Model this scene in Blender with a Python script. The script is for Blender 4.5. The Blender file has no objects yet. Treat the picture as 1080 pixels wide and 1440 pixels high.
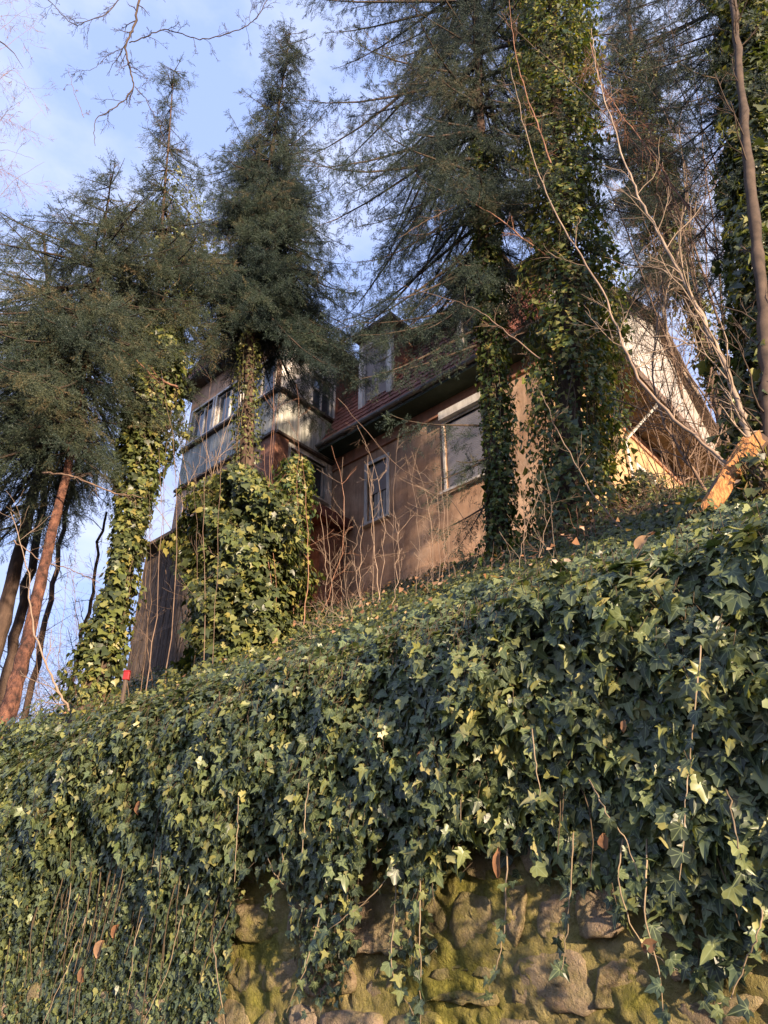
import bpy, math, random
import numpy as np
from mathutils import Vector, Matrix

rng = np.random.default_rng(7)
random.seed(7)
sc = bpy.context.scene
COL = sc.collection
R = math.radians

# ------------------------------------------------------------------ camera
PITCH = R(30.0)
EYE = np.array([0.0, 0.0, 1.6])
FPX = 1040.0
cam_d = bpy.data.cameras.new('camera')
cam_d.sensor_fit = 'VERTICAL'; cam_d.sensor_height = 36.0; cam_d.lens = 26.0
cam_d.clip_start = 0.05; cam_d.clip_end = 3000
cam = bpy.data.objects.new('camera', cam_d); COL.objects.link(cam)
cam.location = EYE; cam.rotation_euler = (math.pi / 2 + PITCH, 0, 0)
sc.camera = cam

# ------------------------------------------------------------------ light
SUN_AZ = math.atan2(0.505, -0.863)          # from +Y towards +X
SUN_EL = R(9.5)
w = bpy.data.worlds.new('World'); sc.world = w; w.use_nodes = True
nt = w.node_tree; nt.nodes.clear()
N = nt.nodes.new; L = nt.links.new
sky = N('ShaderNodeTexSky'); sky.sky_type = 'NISHITA'; sky.sun_disc = False
sky.sun_elevation = SUN_EL; sky.sun_rotation = SUN_AZ
sky.air_density = 1.0; sky.dust_density = 0.8; sky.ozone_density = 1.6
tc = N('ShaderNodeTexCoord'); mp = N('ShaderNodeMapping'); mp.inputs['Scale'].default_value = (1.0, 1.0, 2.2)
mp.inputs['Rotation'].default_value = (0.3, 0.5, 0.2)
L(tc.outputs['Generated'], mp.inputs['Vector'])
no = N('ShaderNodeTexNoise'); no.inputs['Scale'].default_value = 3.2; no.inputs['Detail'].default_value = 7; no.inputs['Roughness'].default_value = 0.55
L(mp.outputs[0], no.inputs['Vector'])
rp = N('ShaderNodeValToRGB'); rp.color_ramp.elements[0].position = 0.46; rp.color_ramp.elements[1].position = 0.72
L(no.outputs['Fac'], rp.inputs['Fac'])
tint = N('ShaderNodeMix'); tint.data_type = 'RGBA'; tint.blend_type = 'MULTIPLY'; tint.inputs[0].default_value = 1.0
L(sky.outputs[0], tint.inputs[6]); tint.inputs[7].default_value = (1.25, 1.05, 1.0, 1)
veil = N('ShaderNodeMix'); veil.data_type = 'RGBA'; veil.inputs[0].default_value = 0.72
L(tint.outputs[2], veil.inputs[6]); veil.inputs[7].default_value = (2.35, 3.15, 5.8, 1)
cm = N('ShaderNodeMath'); cm.operation = 'MULTIPLY_ADD'; cm.inputs[1].default_value = 0.6; cm.inputs[2].default_value = 0.02
L(rp.outputs[0], cm.inputs[0])
mx = N('ShaderNodeMix'); mx.data_type = 'RGBA'
L(cm.outputs[0], mx.inputs[0]); L(veil.outputs[2], mx.inputs[6]); mx.inputs[7].default_value = (4.6, 4.7, 5.4, 1)
bg = N('ShaderNodeBackground'); bg.inputs['Strength'].default_value = 0.095
L(mx.outputs[2], bg.inputs['Color'])
wo = N('ShaderNodeOutputWorld'); L(bg.outputs[0], wo.inputs['Surface'])

sd = bpy.data.lights.new('sun', 'SUN'); sd.energy = 4.7; sd.angle = R(1.5); sd.color = (1.0, 0.78, 0.56)
so = bpy.data.objects.new('sun', sd); COL.objects.link(so)
sdir = Vector((math.sin(SUN_AZ) * math.cos(SUN_EL), math.cos(SUN_AZ) * math.cos(SUN_EL), math.sin(SUN_EL)))
so.rotation_euler = sdir.to_track_quat('Z', 'Y').to_euler(); so.location = (10, -10, 20)
vs = sc.view_settings
vs.view_transform = 'Standard'; vs.look = 'None'; vs.gamma = 1; vs.use_curve_mapping = False; vs.exposure = 1.45
sc.cycles.max_bounces = 6; sc.cycles.diffuse_bounces = 3; sc.cycles.transparent_max_bounces = 4
sc.cycles.transmission_bounces = 2; sc.cycles.glossy_bounces = 2; sc.cycles.caustics_reflective = False; sc.cycles.caustics_refractive = False

# ------------------------------------------------------------------ picture geometry -> place
NV = np.array([0.669, 0.743, 0.0])      # away from the road, square to the wall
UV = np.array([-0.743, 0.669, 0.0])     # along the wall
UP = np.array([0, 0, 1.0])
CP, SP = math.cos(PITCH), math.sin(PITCH)
def ray(px, py):
    r = px - 540.0; u = 720.0 - py
    return np.array([r, FPX * CP - u * SP, FPX * SP + u * CP])
def at(px, py, D):
    d = ray(px, py); return EYE + d * (D / d[1])
def atp(px, py, p):
    d = ray(px, py); return EYE + d * (p / (d @ NV))
def kscale(P):                           # metres per picture pixel at P
    d = P - EYE
    return (d[1] * CP + d[2] * SP) / FPX
def proj(P):
    d = np.atleast_2d(P) - EYE
    dep = d[:, 1] * CP + d[:, 2] * SP
    u = -d[:, 1] * SP + d[:, 2] * CP
    dep = np.where(np.abs(dep) < 1e-4, 1e-4, dep)
    return np.stack([540 + FPX * d[:, 0] / dep, 720 - FPX * u / dep, dep], 1)
def pnt(p, s, z): return NV * p + UV * s + UP * z
def nz(a, b, k=0.0):
    return (np.sin(a * 1.7 + k) * np.cos(b * 1.3 + 1.1 * k) + 0.6 * np.sin(a * 3.1 + b * 2.3 + 2 * k) + 0.4 * np.sin(a * 6.7 - b * 5.9 + k)) / 2
P_WALL = 2.32
_H = np.random.default_rng(99).random((256, 256))
def vn(x, y):
    x = np.asarray(x, float); y = np.asarray(y, float); xi = np.floor(x).astype(int); yi = np.floor(y).astype(int); fx = x - xi; fy = y - yi
    fx = fx * fx * (3 - 2 * fx); fy = fy * fy * (3 - 2 * fy); h = lambda a, b: _H[a & 255, b & 255]
    return (h(xi, yi) * (1 - fx) + h(xi + 1, yi) * fx) * (1 - fy) + (h(xi, yi + 1) * (1 - fx) + h(xi + 1, yi + 1) * fx) * fy - .5
def fbm(x, y, o=5, g=.55):
    a = 1.0; t = 0
    for k in range(o): t = t + a * vn(x * 2 ** k + 17.3 * k, y * 2 ** k + 9.1 * k); a *= g
    return t
def terr(p, s):
    p = np.asarray(p, float); s = np.asarray(s, float)
    q = np.clip(p - 2.4, 0, 9.6)
    z = 2.44 + 0.645 * q + 0.16 * np.clip(p - 12, 0, 60) * 0.3
    return z + 0.16 * nz(p * .8, s * .8) * np.clip(q, 0, 1)

# ------------------------------------------------------------------ mesh helpers
def mesh(name, V, F, mats, parent=None, mi=None, attr=None, smooth=False):
    V = np.asarray(V, np.float32).reshape(-1, 3)
    me = bpy.data.meshes.new(name)
    if isinstance(F, np.ndarray):
        n, k = F.shape
        me.vertices.add(len(V)); me.vertices.foreach_set('co', V.ravel())
        me.loops.add(n * k); me.loops.foreach_set('vertex_index', F.astype(np.int32).ravel())
        me.polygons.add(n); me.polygons.foreach_set('loop_start', np.arange(0, n * k, k, dtype=np.int32))
        me.polygons.foreach_set('loop_total', np.full(n, k, np.int32))
        me.update(calc_edges=True)
    else:
        me.from_pydata([tuple(v) for v in V.tolist()], [], F); me.update()
    if attr is not None:
        a = me.attributes.new('leafuv', 'FLOAT_VECTOR', 'POINT'); a.data.foreach_set('vector', np.asarray(attr, np.float32).ravel())
    for m in (mats if isinstance(mats, (list, tuple)) else [mats]): me.materials.append(m)
    if mi is not None: me.polygons.foreach_set('material_index', np.asarray(mi, np.int32))
    if smooth: me.polygons.foreach_set('use_smooth', np.ones(len(me.polygons), bool))
    o = bpy.data.objects.new(name, me); COL.objects.link(o)
    if parent: o.parent = parent
    return o
def empty(name, label, cat, loc=(0, 0, 0), group=None):
    o = bpy.data.objects.new(name, None); COL.objects.link(o); o.location = loc; o.empty_display_size = .2
    return tag(o, label, cat, group)
def tag(o, label=None, cat=None, group=None, kind=None):
    if label: o['label'] = label
    if cat: o['category'] = cat
    if group: o['group'] = group
    if kind: o['kind'] = kind
    return o
def rel(V, root): return np.asarray(V).reshape(-1, 3) - np.array(root.location)
class MB:
    def __init__(s): s.V = []; s.F = []
    def add(s, V, F):
        n = len(s.V); s.V += [tuple(map(float, v)) for v in V]; s.F += [tuple(i + n for i in f) for f in F]
    def quad(s, a, b, c, d): s.add([a, b, c, d], [(0, 1, 2, 3)])
    def hexa(s, P):                      # P: 8 corners, bottom ring then top ring
        s.add(P, [(0, 3, 2, 1), (4, 5, 6, 7), (0, 1, 5, 4), (1, 2, 6, 5), (2, 3, 7, 6), (3, 0, 4, 7)])
    def box(s, fr, a0, a1, z0, z1, d0, d1):   # fr = (origin, along, outward)
        O, A, D = fr
        s.hexa([O + A * a + D * d + UP * z for z in (z0, z1) for a, d in ((a0, d0), (a1, d0), (a1, d1), (a0, d1))])
    def tube(s, pts, rad, k=6, cap=True):
        V, F = tube(pts, rad, k); s.add(V, F)
    def build(s, name, mat, root=None, parent=None, kind=None, label=None, smooth=False):
        V = np.array(s.V)
        if root is not None: V = V - np.array(root.location)
        o = mesh(name, V, s.F, mat, parent or root, smooth=smooth)
        if kind: o['kind'] = kind
        if label: o['label'] = label
        return o
def unit(v): return v / (np.linalg.norm(v, axis=-1, keepdims=True) + 1e-12)
def tube(pts, rad, k=5):
    P = np.asarray(pts, float); n = len(P)
    rad = np.broadcast_to(np.asarray(rad, float), (n,))
    T = unit(np.gradient(P, axis=0))
    ref = np.array([0.31, 0.17, 0.93]) if abs(T[0][2]) < .9 else np.array([1.0, .1, 0])
    A = unit(np.cross(T, ref)); B = np.cross(T, A)
    th = np.arange(k) * 2 * math.pi / k
    V = P[:, None] + rad[:, None, None] * (np.cos(th)[None, :, None] * A[:, None] + np.sin(th)[None, :, None] * B[:, None])
    V = V.reshape(-1, 3)
    i = np.arange(n - 1)[:, None] * k; j = np.arange(k)[None, :]; j2 = (j + 1) % k
    F = np.stack([i + j, i + j2, i + j2 + k, i + j + k], -1).reshape(-1, 4)
    return V, [tuple(f) for f in F.tolist()]
class TB:                                # many tubes, all quads
    def __init__(s): s.V = []; s.F = []; s.n = 0
    def add(s, pts, rad, k=4):
        V, F = tube(pts, rad, k); s.V.append(V); s.F.append(np.array(F) + s.n); s.n += len(V)
    def segs(s, S, E, r0, r1):           # vectorised 3-sided twigs
        if len(S) == 0: return
        T = unit(E - S); A = unit(np.cross(T, np.array([.3, .2, .93]))); B = np.cross(T, A)
        th = np.arange(3) * 2 * math.pi / 3
        r0 = np.broadcast_to(r0, (len(S),)); r1 = np.broadcast_to(r1, (len(S),))
        o = np.cos(th)[None, :, None] * A[:, None] + np.sin(th)[None, :, None] * B[:, None]
        V = np.concatenate([S[:, None] + o * r0[:, None, None], E[:, None] + o * r1[:, None, None]], 1).reshape(-1, 3)
        b = np.array([[0, 1, 4, 3], [1, 2, 5, 4], [2, 0, 3, 5]])
        F = (np.arange(len(S))[:, None, None] * 6 + b[None]).reshape(-1, 4) + s.n
        s.V.append(V); s.F.append(F); s.n += len(V)
    def build(s, name, mat, root=None, kind=None, label=None, parent=None):
        V = np.concatenate(s.V); F = np.concatenate(s.F)
        if root is not None: V = V - np.array(root.location)
        o = mesh(name, V, F, mat, parent or root, smooth=True)
        if kind: o['kind'] = kind
        if label: o['label'] = label
        return o

# ------------------------------------------------------------------ materials
def newmat(name):
    m = bpy.data.materials.new(name); m.use_nodes = True
    t = m.node_tree; b = t.nodes['Principled BSDF']; return m, t, b
def ramp(t, fac, stops):
    r = t.nodes.new('ShaderNodeValToRGB'); e = r.color_ramp.elements
    while len(e) < len(stops): e.new(.5)
    for x, (p, c) in zip(e, stops): x.position = p; x.color = (*c, 1)
    t.links.new(fac, r.inputs['Fac']); return r.outputs['Color']
def noise(t, scale, detail=4, rough=.6, vec=None, out='Fac', dist=0):
    n = t.nodes.new('ShaderNodeTexNoise'); n.inputs['Scale'].default_value = scale
    n.inputs['Detail'].default_value = detail; n.inputs['Roughness'].default_value = rough; n.inputs['Distortion'].default_value = dist
    if vec is not None: t.links.new(vec, n.inputs['Vector'])
    return n.outputs[out]
def position(t, scale=None):
    g = t.nodes.new('ShaderNodeNewGeometry')
    if scale is None: return g.outputs['Position']
    m = t.nodes.new('ShaderNodeMapping'); m.inputs['Scale'].default_value = scale
    t.links.new(g.outputs['Position'], m.inputs['Vector']); return m.outputs[0]
def bump(t, b, h, strength=.5, dist=.02):
    n = t.nodes.new('ShaderNodeBump'); n.inputs['Strength'].default_value = strength; n.inputs['Distance'].default_value = dist
    t.links.new(h, n.inputs['Height']); t.links.new(n.outputs[0], b.inputs['Normal'])
def mixc(t, fac, a, b, mode='MIX'):
    m = t.nodes.new('ShaderNodeMix'); m.data_type = 'RGBA'; m.blend_type = mode
    for s, x in ((0, fac), (6, a), (7, b)):
        if isinstance(x, (int, float)): m.inputs[s].default_value = x
        elif isinstance(x, tuple): m.inputs[s].default_value = (*x, 1)
        else: t.links.new(x, m.inputs[s])
    return m.outputs[2]
def mth(t, op, a, b=None, c=None):
    m = t.nodes.new('ShaderNodeMath'); m.operation = op
    for i, x in enumerate((a, b, c)):
        if x is None: continue
        if isinstance(x, (int, float)): m.inputs[i].default_value = x
        else: t.links.new(x, m.inputs[i])
    return m.outputs[0]
def surf(name, stops, scale=4, rough=.85, bs=.4, bd=.01, detail=6, vscale=None, spec=.3, bscale=None):
    m, t, b = newmat(name)
    v = position(t, vscale)
    oi = t.nodes.new('ShaderNodeObjectInfo'); tone = mth(t, 'MULTIPLY_ADD', oi.outputs['Random'], .5, .75)
    cb = t.nodes.new('ShaderNodeCombineColor'); [t.links.new(tone, cb.inputs[i]) for i in range(3)]
    t.links.new(mixc(t, 1.0, ramp(t, noise(t, scale, detail, .65, v), stops), cb.outputs[0], 'MULTIPLY'), b.inputs['Base Color'])
    b.inputs['Roughness'].default_value = rough; b.inputs['Specular IOR Level'].default_value = spec
    if bs: bump(t, b, noise(t, bscale or scale * 4, 5, .6, v), bs, bd)
    return m
def leaf_mat(name, stops, veins=1.0, trans=.25, rough=.38, spec=.5):
    m, t, b = newmat(name)
    a = t.nodes.new('ShaderNodeAttribute'); a.attribute_name = 'leafuv'
    sp = t.nodes.new('ShaderNodeSeparateXYZ'); t.links.new(a.outputs['Vector'], sp.inputs[0])
    oi = t.nodes.new('ShaderNodeObjectInfo')
    rnd = mth(t, 'FRACT', mth(t, 'ADD', sp.outputs['Z'], oi.outputs['Random']))
    col = ramp(t, rnd, stops)
    rnd2 = mth(t, 'FRACT', mth(t, 'MULTIPLY', rnd, 37.7))
    col = mixc(t, mth(t, 'MULTIPLY', rnd2, .45), col, mixc(t, 1.0, col, (1.25, .85, .55), 'MULTIPLY'))
    if veins:
        ax = mth(t, 'ABSOLUTE', sp.outputs['X']); y = sp.outputs['Y']
        vm = None
        for ang in (0, 36, 78):
            c_, s_ = math.cos(R(ang)), math.sin(R(ang))
            perp = mth(t, 'ABSOLUTE', mth(t, 'SUBTRACT', mth(t, 'MULTIPLY', ax, c_), mth(t, 'MULTIPLY', y, s_)))
            on = mth(t, 'SUBTRACT', 1.0, mth(t, 'MINIMUM', mth(t, 'DIVIDE', perp, .035), 1.0))
            vm = on if vm is None else mth(t, 'MAXIMUM', vm, on)
        # leaf mottling
        cb = t.nodes.new('ShaderNodeCombineXYZ'); t.links.new(ax, cb.inputs[0]); t.links.new(y, cb.inputs[1]); t.links.new(rnd2, cb.inputs[2])
        mot = noise(t, 5, 3, .6, cb.outputs[0])
        col = mixc(t, mth(t, 'MULTIPLY', mot, .5), col, mixc(t, 1.0, col, (1.7, 1.6, 1.4), 'MULTIPLY'))
        col = mixc(t, mth(t, 'MULTIPLY', vm, .55 * veins), col, (.24, .29, .14))
    t.links.new(col, b.inputs['Base Color'])
    b.inputs['Roughness'].default_value = rough; b.inputs['Specular IOR Level'].default_value = spec
    tr = t.nodes.new('ShaderNodeBsdfTranslucent'); t.links.new(mixc(t, 1.0, col, (1.6, 1.7, .7), 'MULTIPLY'), tr.inputs['Color'])
    ms = t.nodes.new('ShaderNodeMixShader'); ms.inputs[0].default_value = trans
    t.links.new(b.outputs[0], ms.inputs[1]); t.links.new(tr.outputs[0], ms.inputs[2])
    t.links.new(ms.outputs[0], t.nodes['Material Output'].inputs['Surface'])
    return m
G0 = [(0, (.022, .036, .021)), (.35, (.040, .062, .034)), (.62, (.064, .094, .048)), (.80, (.105, .145, .06)), (.93, (.17, .20, .07)), (1, (.27, .28, .13))]
M_IVY = leaf_mat('ivy_leaf', G0, 1.25, .18, .42, .5)
G1 = [(0, (.032, .046, .022)), (.35, (.056, .076, .034)), (.6, (.085, .11, .042)), (.82, (.13, .165, .045)), (1, (.25, .24, .08))]
M_IVY2 = leaf_mat('ivy_leaf_small', G1, .0, .22, .42, .45)
G2 = [(0, (.03, .055, .02)), (.3, (.06, .10, .03)), (.6, (.11, .15, .04)), (.85, (.18, .2, .05)), (1, (.27, .24, .08))]
M_IVY3 = leaf_mat('ivy_leaf_young_sunlit', G2, .0, .25, .42, .45)  # pale greens; on the massive column they carry painted sunlight
M_NEEDLE = leaf_mat('spruce_needles', [(0, (.020, .034, .026)), (.5, (.038, .058, .038)), (.85, (.07, .088, .045)), (1, (.14, .115, .055))], 0, .12, .5, .4)
M_NEEDLE_B = leaf_mat('spruce_needles_olive', [(0, (.03, .046, .027)), (.5, (.06, .076, .038)), (.85, (.10, .105, .046)), (1, (.18, .14, .06))], 0, .15, .5, .4)
M_DEAD = leaf_mat('dry_leaf', [(0, (.2, .11, .06)), (.5, (.36, .21, .12)), (1, (.5, .36, .24))], 0, .3, .7, .2)
M_BARK = surf('bark_dark', [(.3, (.045, .03, .024)), (.55, (.1, .065, .048)), (.75, (.17, .12, .09))], 3, .95, 1, .03, vscale=(3, 3, .7), bscale=9)
M_BARK_RED = surf('bark_reddish', [(.34, (.035, .022, .018)), (.48, (.13, .06, .042)), (.7, (.30, .14, .085))], 5, .95, 1, .09, vscale=(2, 2, 1.6), bscale=8)
M_BOUGH = surf('spruce_bough_bark', [(.3, (.035, .026, .02)), (.7, (.10, .07, .05))], 6, .9, 0)
M_TWIG = surf('twig_brown', [(.3, (.10, .065, .045)), (.7, (.24, .16, .11))], 6, .8, 0)
M_TWIG_PALE = surf('twig_pale', [(.3, (.17, .12, .085)), (.7, (.33, .24, .17))], 5, .8, 0)
M_TWIG_RED = surf('twig_russet', [(.3, (.16, .08, .05)), (.7, (.34, .18, .11))], 5, .8, 0)
M_BRANCHPALE = surf('bark_pale', [(.3, (.12, .09, .065)), (.6, (.27, .205, .15)), (.8, (.38, .30, .23))], 5, .85, .8, .01, bscale=14)
M_SOIL = surf('hillside_soil', [(.3, (.03, .028, .014)), (.5, (.065, .06, .026)), (.7, (.12, .09, .045))], 3, 1, .8, .05)
M_STEM = surf('ivy_stem', [(.3, (.05, .036, .022)), (.7, (.15, .11, .065))], 8, .85, 0)
M_VINE = surf('ivy_vine', [(.3, (.15, .11, .065)), (.7, (.3, .23, .15))], 8, .7, 0)

def plaster(name, a, b_, c):
    m, t, b = newmat(name)
    n1 = noise(t, .9, 6, .7, position(t)); n2 = noise(t, 2.2, 6, .7, position(t, (3, 3, .35)))
    col = ramp(t, n1, [(.3, a), (.5, b_), (.72, c)])
    col = mixc(t, mth(t, 'MULTIPLY', ramp(t, n2, [(.45, (0, 0, 0)), (.72, (1, 1, 1))]), .6), col, (.17, .11, .08))
    t.links.new(col, b.inputs['Base Color']); b.inputs['Roughness'].default_value = .95; b.inputs['Specular IOR Level'].default_value = .15
    bump(t, b, noise(t, 60, 4, .6, position(t)), .35, .01); return m
M_PLASTER = plaster('ochre_plaster', (.34, .20, .13), (.53, .34, .225), (.72, .52, .37))
M_PLASTER_SUN = plaster('ochre_plaster_sunlit', (.36, .225, .11), (.48, .32, .16), (.56, .41, .24))  # same ochre plaster, with the sun's yellow put into its colour
M_PLASTER_P = plaster('pinkish_trim', (.36, .17, .11), (.45, .23, .15), (.5, .29, .2))
M_WHITE = surf('weathered_white_paint', [(.3, (.36, .33, .29)), (.5, (.58, .55, .51)), (.7, (.7, .68, .64))], 3, .6, .3, .005, vscale=(2, 2, .6), bscale=20)
M_WHITE_W = surf('white_gable_paint', [(.3, (.32, .29, .25)), (.7, (.52, .48, .43))], 2, .6, .2, .005)
M_GREENBOARD = surf('weathered_green_board', [(.3, (.20, .20, .17)), (.5, (.42, .42, .37)), (.7, (.62, .60, .54))], 4, .85, .6, .01, vscale=(4, 4, .4), bscale=16)
M_SOFFIT = surf('green_soffit', [(.3, (.03, .05, .038)), (.7, (.07, .10, .075))], 3, .8, .2, .01)
M_SOFFIT_B = surf('brown_soffit', [(.3, (.08, .06, .045)), (.7, (.17, .13, .10))], 3, .85, .4, .01)
M_GUTTER = surf('zinc_gutter', [(.3, (.12, .12, .12)), (.7, (.26, .25, .24))], 5, .45, .1, .005, spec=.5)
M_DARKWOOD = surf('dark_weathered_wood', [(.3, (.05, .035, .028)), (.5, (.11, .08, .06)), (.7, (.2, .15, .12))], 4, .9, .7, .01, vscale=(5, 5, .5), bscale=15)
M_REDTRIM = surf('dark_red_sheet', [(.3, (.07, .025, .02)), (.7, (.16, .06, .045))], 5, .7, .3, .01)
M_BRICK = surf('orange_brick', [(.25, (.15, .085, .065)), (.5, (.30, .14, .09)), (.75, (.38, .22, .16))], 5, .9, .6, .02)
M_TILE = surf('clay_roof_tile', [(.25, (.10, .045, .035)), (.5, (.25, .10, .072)), (.75, (.36, .17, .125))], 7, .75, .5, .01)
M_SHUTTER = surf('grey_roller_shutter', [(.3, (.22, .22, .26)), (.7, (.32, .32, .37))], 3, .5, 0)
M_BLIND = surf('dull_window_blind', [(.3, (.3, .26, .25)), (.7, (.42, .38, .36))], 2, .6, 0)
M_CURTAIN = surf('pale_curtain', [(.3, (.45, .43, .4)), (.7, (.6, .58, .55))], 4, .9, 0)
M_PIPE = surf('pale_downpipe', [(.3, (.5, .5, .48)), (.7, (.68, .68, .66))], 4, .5, 0)
M_RED = surf('red_plastic', [(.3, (.26, .014, .014)), (.7, (.42, .03, .025))], 9, .35, 0, spec=.5)
M_STAKE = surf('grey_cut_stake', [(.3, (.22, .17, .12)), (.7, (.40, .32, .24))], 12, .9, .5, .01)
M_RAWWOOD = surf('raw_split_wood', [(.32, (.10, .05, .025)), (.48, (.36, .16, .055)), (.7, (.58, .30, .11))], 9, .8, 1, .02, vscale=(6, 6, 1.5), bscale=12)
def glass_mat():
    m, t, b = newmat('old_window_glass')
    b.inputs['Base Color'].default_value = (.045, .055, .065, 1); b.inputs['Roughness'].default_value = .06; b.inputs['Specular IOR Level'].default_value = .9
    bump(t, b, noise(t, 3, 2, .5, position(t)), .15, .02); return m
M_GLASS = glass_mat()
def stone_mats():
    out = []
    for name, stops in (('field_stone', [(.25, (.17, .12, .085)), (.42, (.28, .205, .15)), (.6, (.40, .31, .22)), (.8, (.52, .44, .32))]),
                        ('lime_mortar', [(.3, (.24, .18, .09)), (.5, (.37, .28, .145)), (.72, (.5, .40, .24))])):
        m, t, b = newmat(name)
        P = position(t)
        oi = t.nodes.new('ShaderNodeObjectInfo')
        sh = t.nodes.new('ShaderNodeVectorMath'); sh.operation = 'ADD'; t.links.new(P, sh.inputs[0]); t.links.new(oi.outputs['Random'], sh.inputs[1])
        col = ramp(t, noise(t, 7, 8, .72, sh.outputs[0], dist=.4), stops)
        if name == 'field_stone':
            col = mixc(t, mth(t, 'MULTIPLY', oi.outputs['Random'], .55), col, mixc(t, 1.0, col, (1.0, .88, .84), 'MULTIPLY'))
        sp = noise(t, 60, 4, .7, P)
        col = mixc(t, ramp(t, sp, [(.42, (0, 0, 0)), (.75, (.35, .35, .35))]), col, (.42, .36, .27))
        moss = mth(t, 'ADD', noise(t, 1.5, 7, .68, P), mth(t, 'MULTIPLY', noise(t, 16, 4, .7, P), .35))
        lo, hi = (.60, .93) if name == 'field_stone' else (.50, .84)
        mf = ramp(t, moss, [(lo, (0, 0, 0)), (hi, (1, 1, 1))])
        mcol = ramp(t, noise(t, 26, 5, .75, P), [(.3, (.07, .078, .014)), (.5, (.165, .158, .026)), (.72, (.29, .26, .06))])
        col = mixc(t, mth(t, 'MULTIPLY', mf, .92), col, mcol)
        t.links.new(col, b.inputs['Base Color']); b.inputs['Roughness'].default_value = .97; b.inputs['Specular IOR Level'].default_value = .12
        hgt = mth(t, 'ADD', noise(t, 14, 8, .72, P), mth(t, 'MULTIPLY', noise(t, 90, 4, .7, P), .35))
        bump(t, b, hgt, 1.0, .034); out.append(m)
    return out
M_STONE, M_MORTAR = stone_mats()

# ------------------------------------------------------------------ ground
def ground():
    ps = np.concatenate([np.array([P_WALL + .05, 2.4]), np.arange(2.6, 14, .3), np.geomspace(14.5, 900, 26)])
    ss = np.concatenate([-np.geomspace(900, 6.5, 22), np.arange(-6, 24, .35), np.geomspace(24.5, 900, 24)])
    PP, SS = np.meshgrid(ps, ss, indexing='ij')
    Z = terr(PP, SS); far = np.clip(PP - 40, 0, None) ; Z = Z - far * .04
    Z = Z - np.clip(SS - 22, 0, 60) * .08 * np.clip((PP - 3) / 4, 0, 1)
    V = PP[..., None] * NV + SS[..., None] * UV + Z[..., None] * UP
    n, m = PP.shape
    i = np.arange(n - 1)[:, None] * m; j = np.arange(m - 1)[None]
    F = np.stack([i + j, i + j + m, i + j + m + 1, i + j + 1], -1).reshape(-1, 4)
    tag(mesh('hillside', V, F, M_SOIL, smooth=True), kind='structure')
    m2 = MB(); m2.quad(pnt(-900, -900, 0), pnt(-900, 900, 0), pnt(P_WALL + .2, 900, 0), pnt(P_WALL + .2, -900, 0))
    asp = surf('asphalt', [(.3, (.04, .04, .04)), (.7, (.07, .07, .068))], 20, .95, .4, .01)
    tag(m2.build('road', asp), kind='structure')
ground()

# ------------------------------------------------------------------ retaining wall of field stones
def clip_poly(poly, a, b):
    """keep the side of the bisector of a,b nearer to a"""
    mid = ((a[0] + b[0]) / 2, (a[1] + b[1]) / 2); n = (b[0] - a[0], b[1] - a[1]); out = []
    for i in range(len(poly)):
        P, Q = poly[i], poly[(i + 1) % len(poly)]
        dp = (P[0] - mid[0]) * n[0] + (P[1] - mid[1]) * n[1]; dq = (Q[0] - mid[0]) * n[0] + (Q[1] - mid[1]) * n[1]
        if dp <= 0: out.append(P)
        if dp * dq < 0:
            k = dp / (dp - dq); out.append((P[0] + (Q[0] - P[0]) * k, P[1] + (Q[1] - P[1]) * k))
    return out
def wall_relief(s, z):
    return .04 * fbm(s * 2.4 + 40, z * 2.6 + 40, 2) + .022 * fbm(s * 13 + 5, z * 14 + 7, 5, .65)
def stone_mesh(cx, cz, poly, out, rnd, low=False):
    # resample outline with uneven edges
    pts = []
    for i in range(len(poly)):
        a, b = np.array(poly[i]), np.array(poly[(i + 1) % len(poly)]); L_ = np.linalg.norm(b - a)
        n = 1 if low else max(1, int(L_ / .028))
        for k in range(n):
            pts.append(a + (b - a) * k / n + rnd.normal(0, .005, 2))
    pts = np.array(pts) - (cx, cz); m = len(pts)
    sm = (pts * 3 + .5 * np.roll(pts, 1, 0) + .5 * np.roll(pts, -1, 0)) / 4; pts = sm
    rings = [(1.0, -.08), (.995, out - .014), (.975, out - .002), (.87, out + .002), (.7, out + .004), (.52, out + .005), (.34, out + .005), (.17, out + .005)]
    if low: rings = rings[::3]
    tx, tz = rnd.normal(0, .08, 2); V = []
    ph = rnd.uniform(0, 6)
    for sc_, d in rings:
        q = pts * sc_ + rnd.normal(0, .002, pts.shape) * (sc_ < .95)
        dd = d + (q[:, 0] * tx + q[:, 1] * tz) * (d > -.05) + (0.03 * fbm(q[:, 0] * 9 + ph * 7, q[:, 1] * 12 + ph * 3, 4, .55) if d > -.05 else 0)
        for a, e in zip(q, np.broadcast_to(dd, (m,))): V.append(UV * a[0] + UP * a[1] - NV * e)
    V.append(-NV * (out + .006)); F = []
    for r in range(len(rings) - 1):
        for k in range(m):
            a, b = r * m + k, r * m + (k + 1) % m; F.append((a, b, b + m, a + m))
    b0 = (len(rings) - 1) * m
    for k in range(m): F.append((b0 + k, b0 + (k + 1) % m, len(V) - 1))
    return V, F
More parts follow.
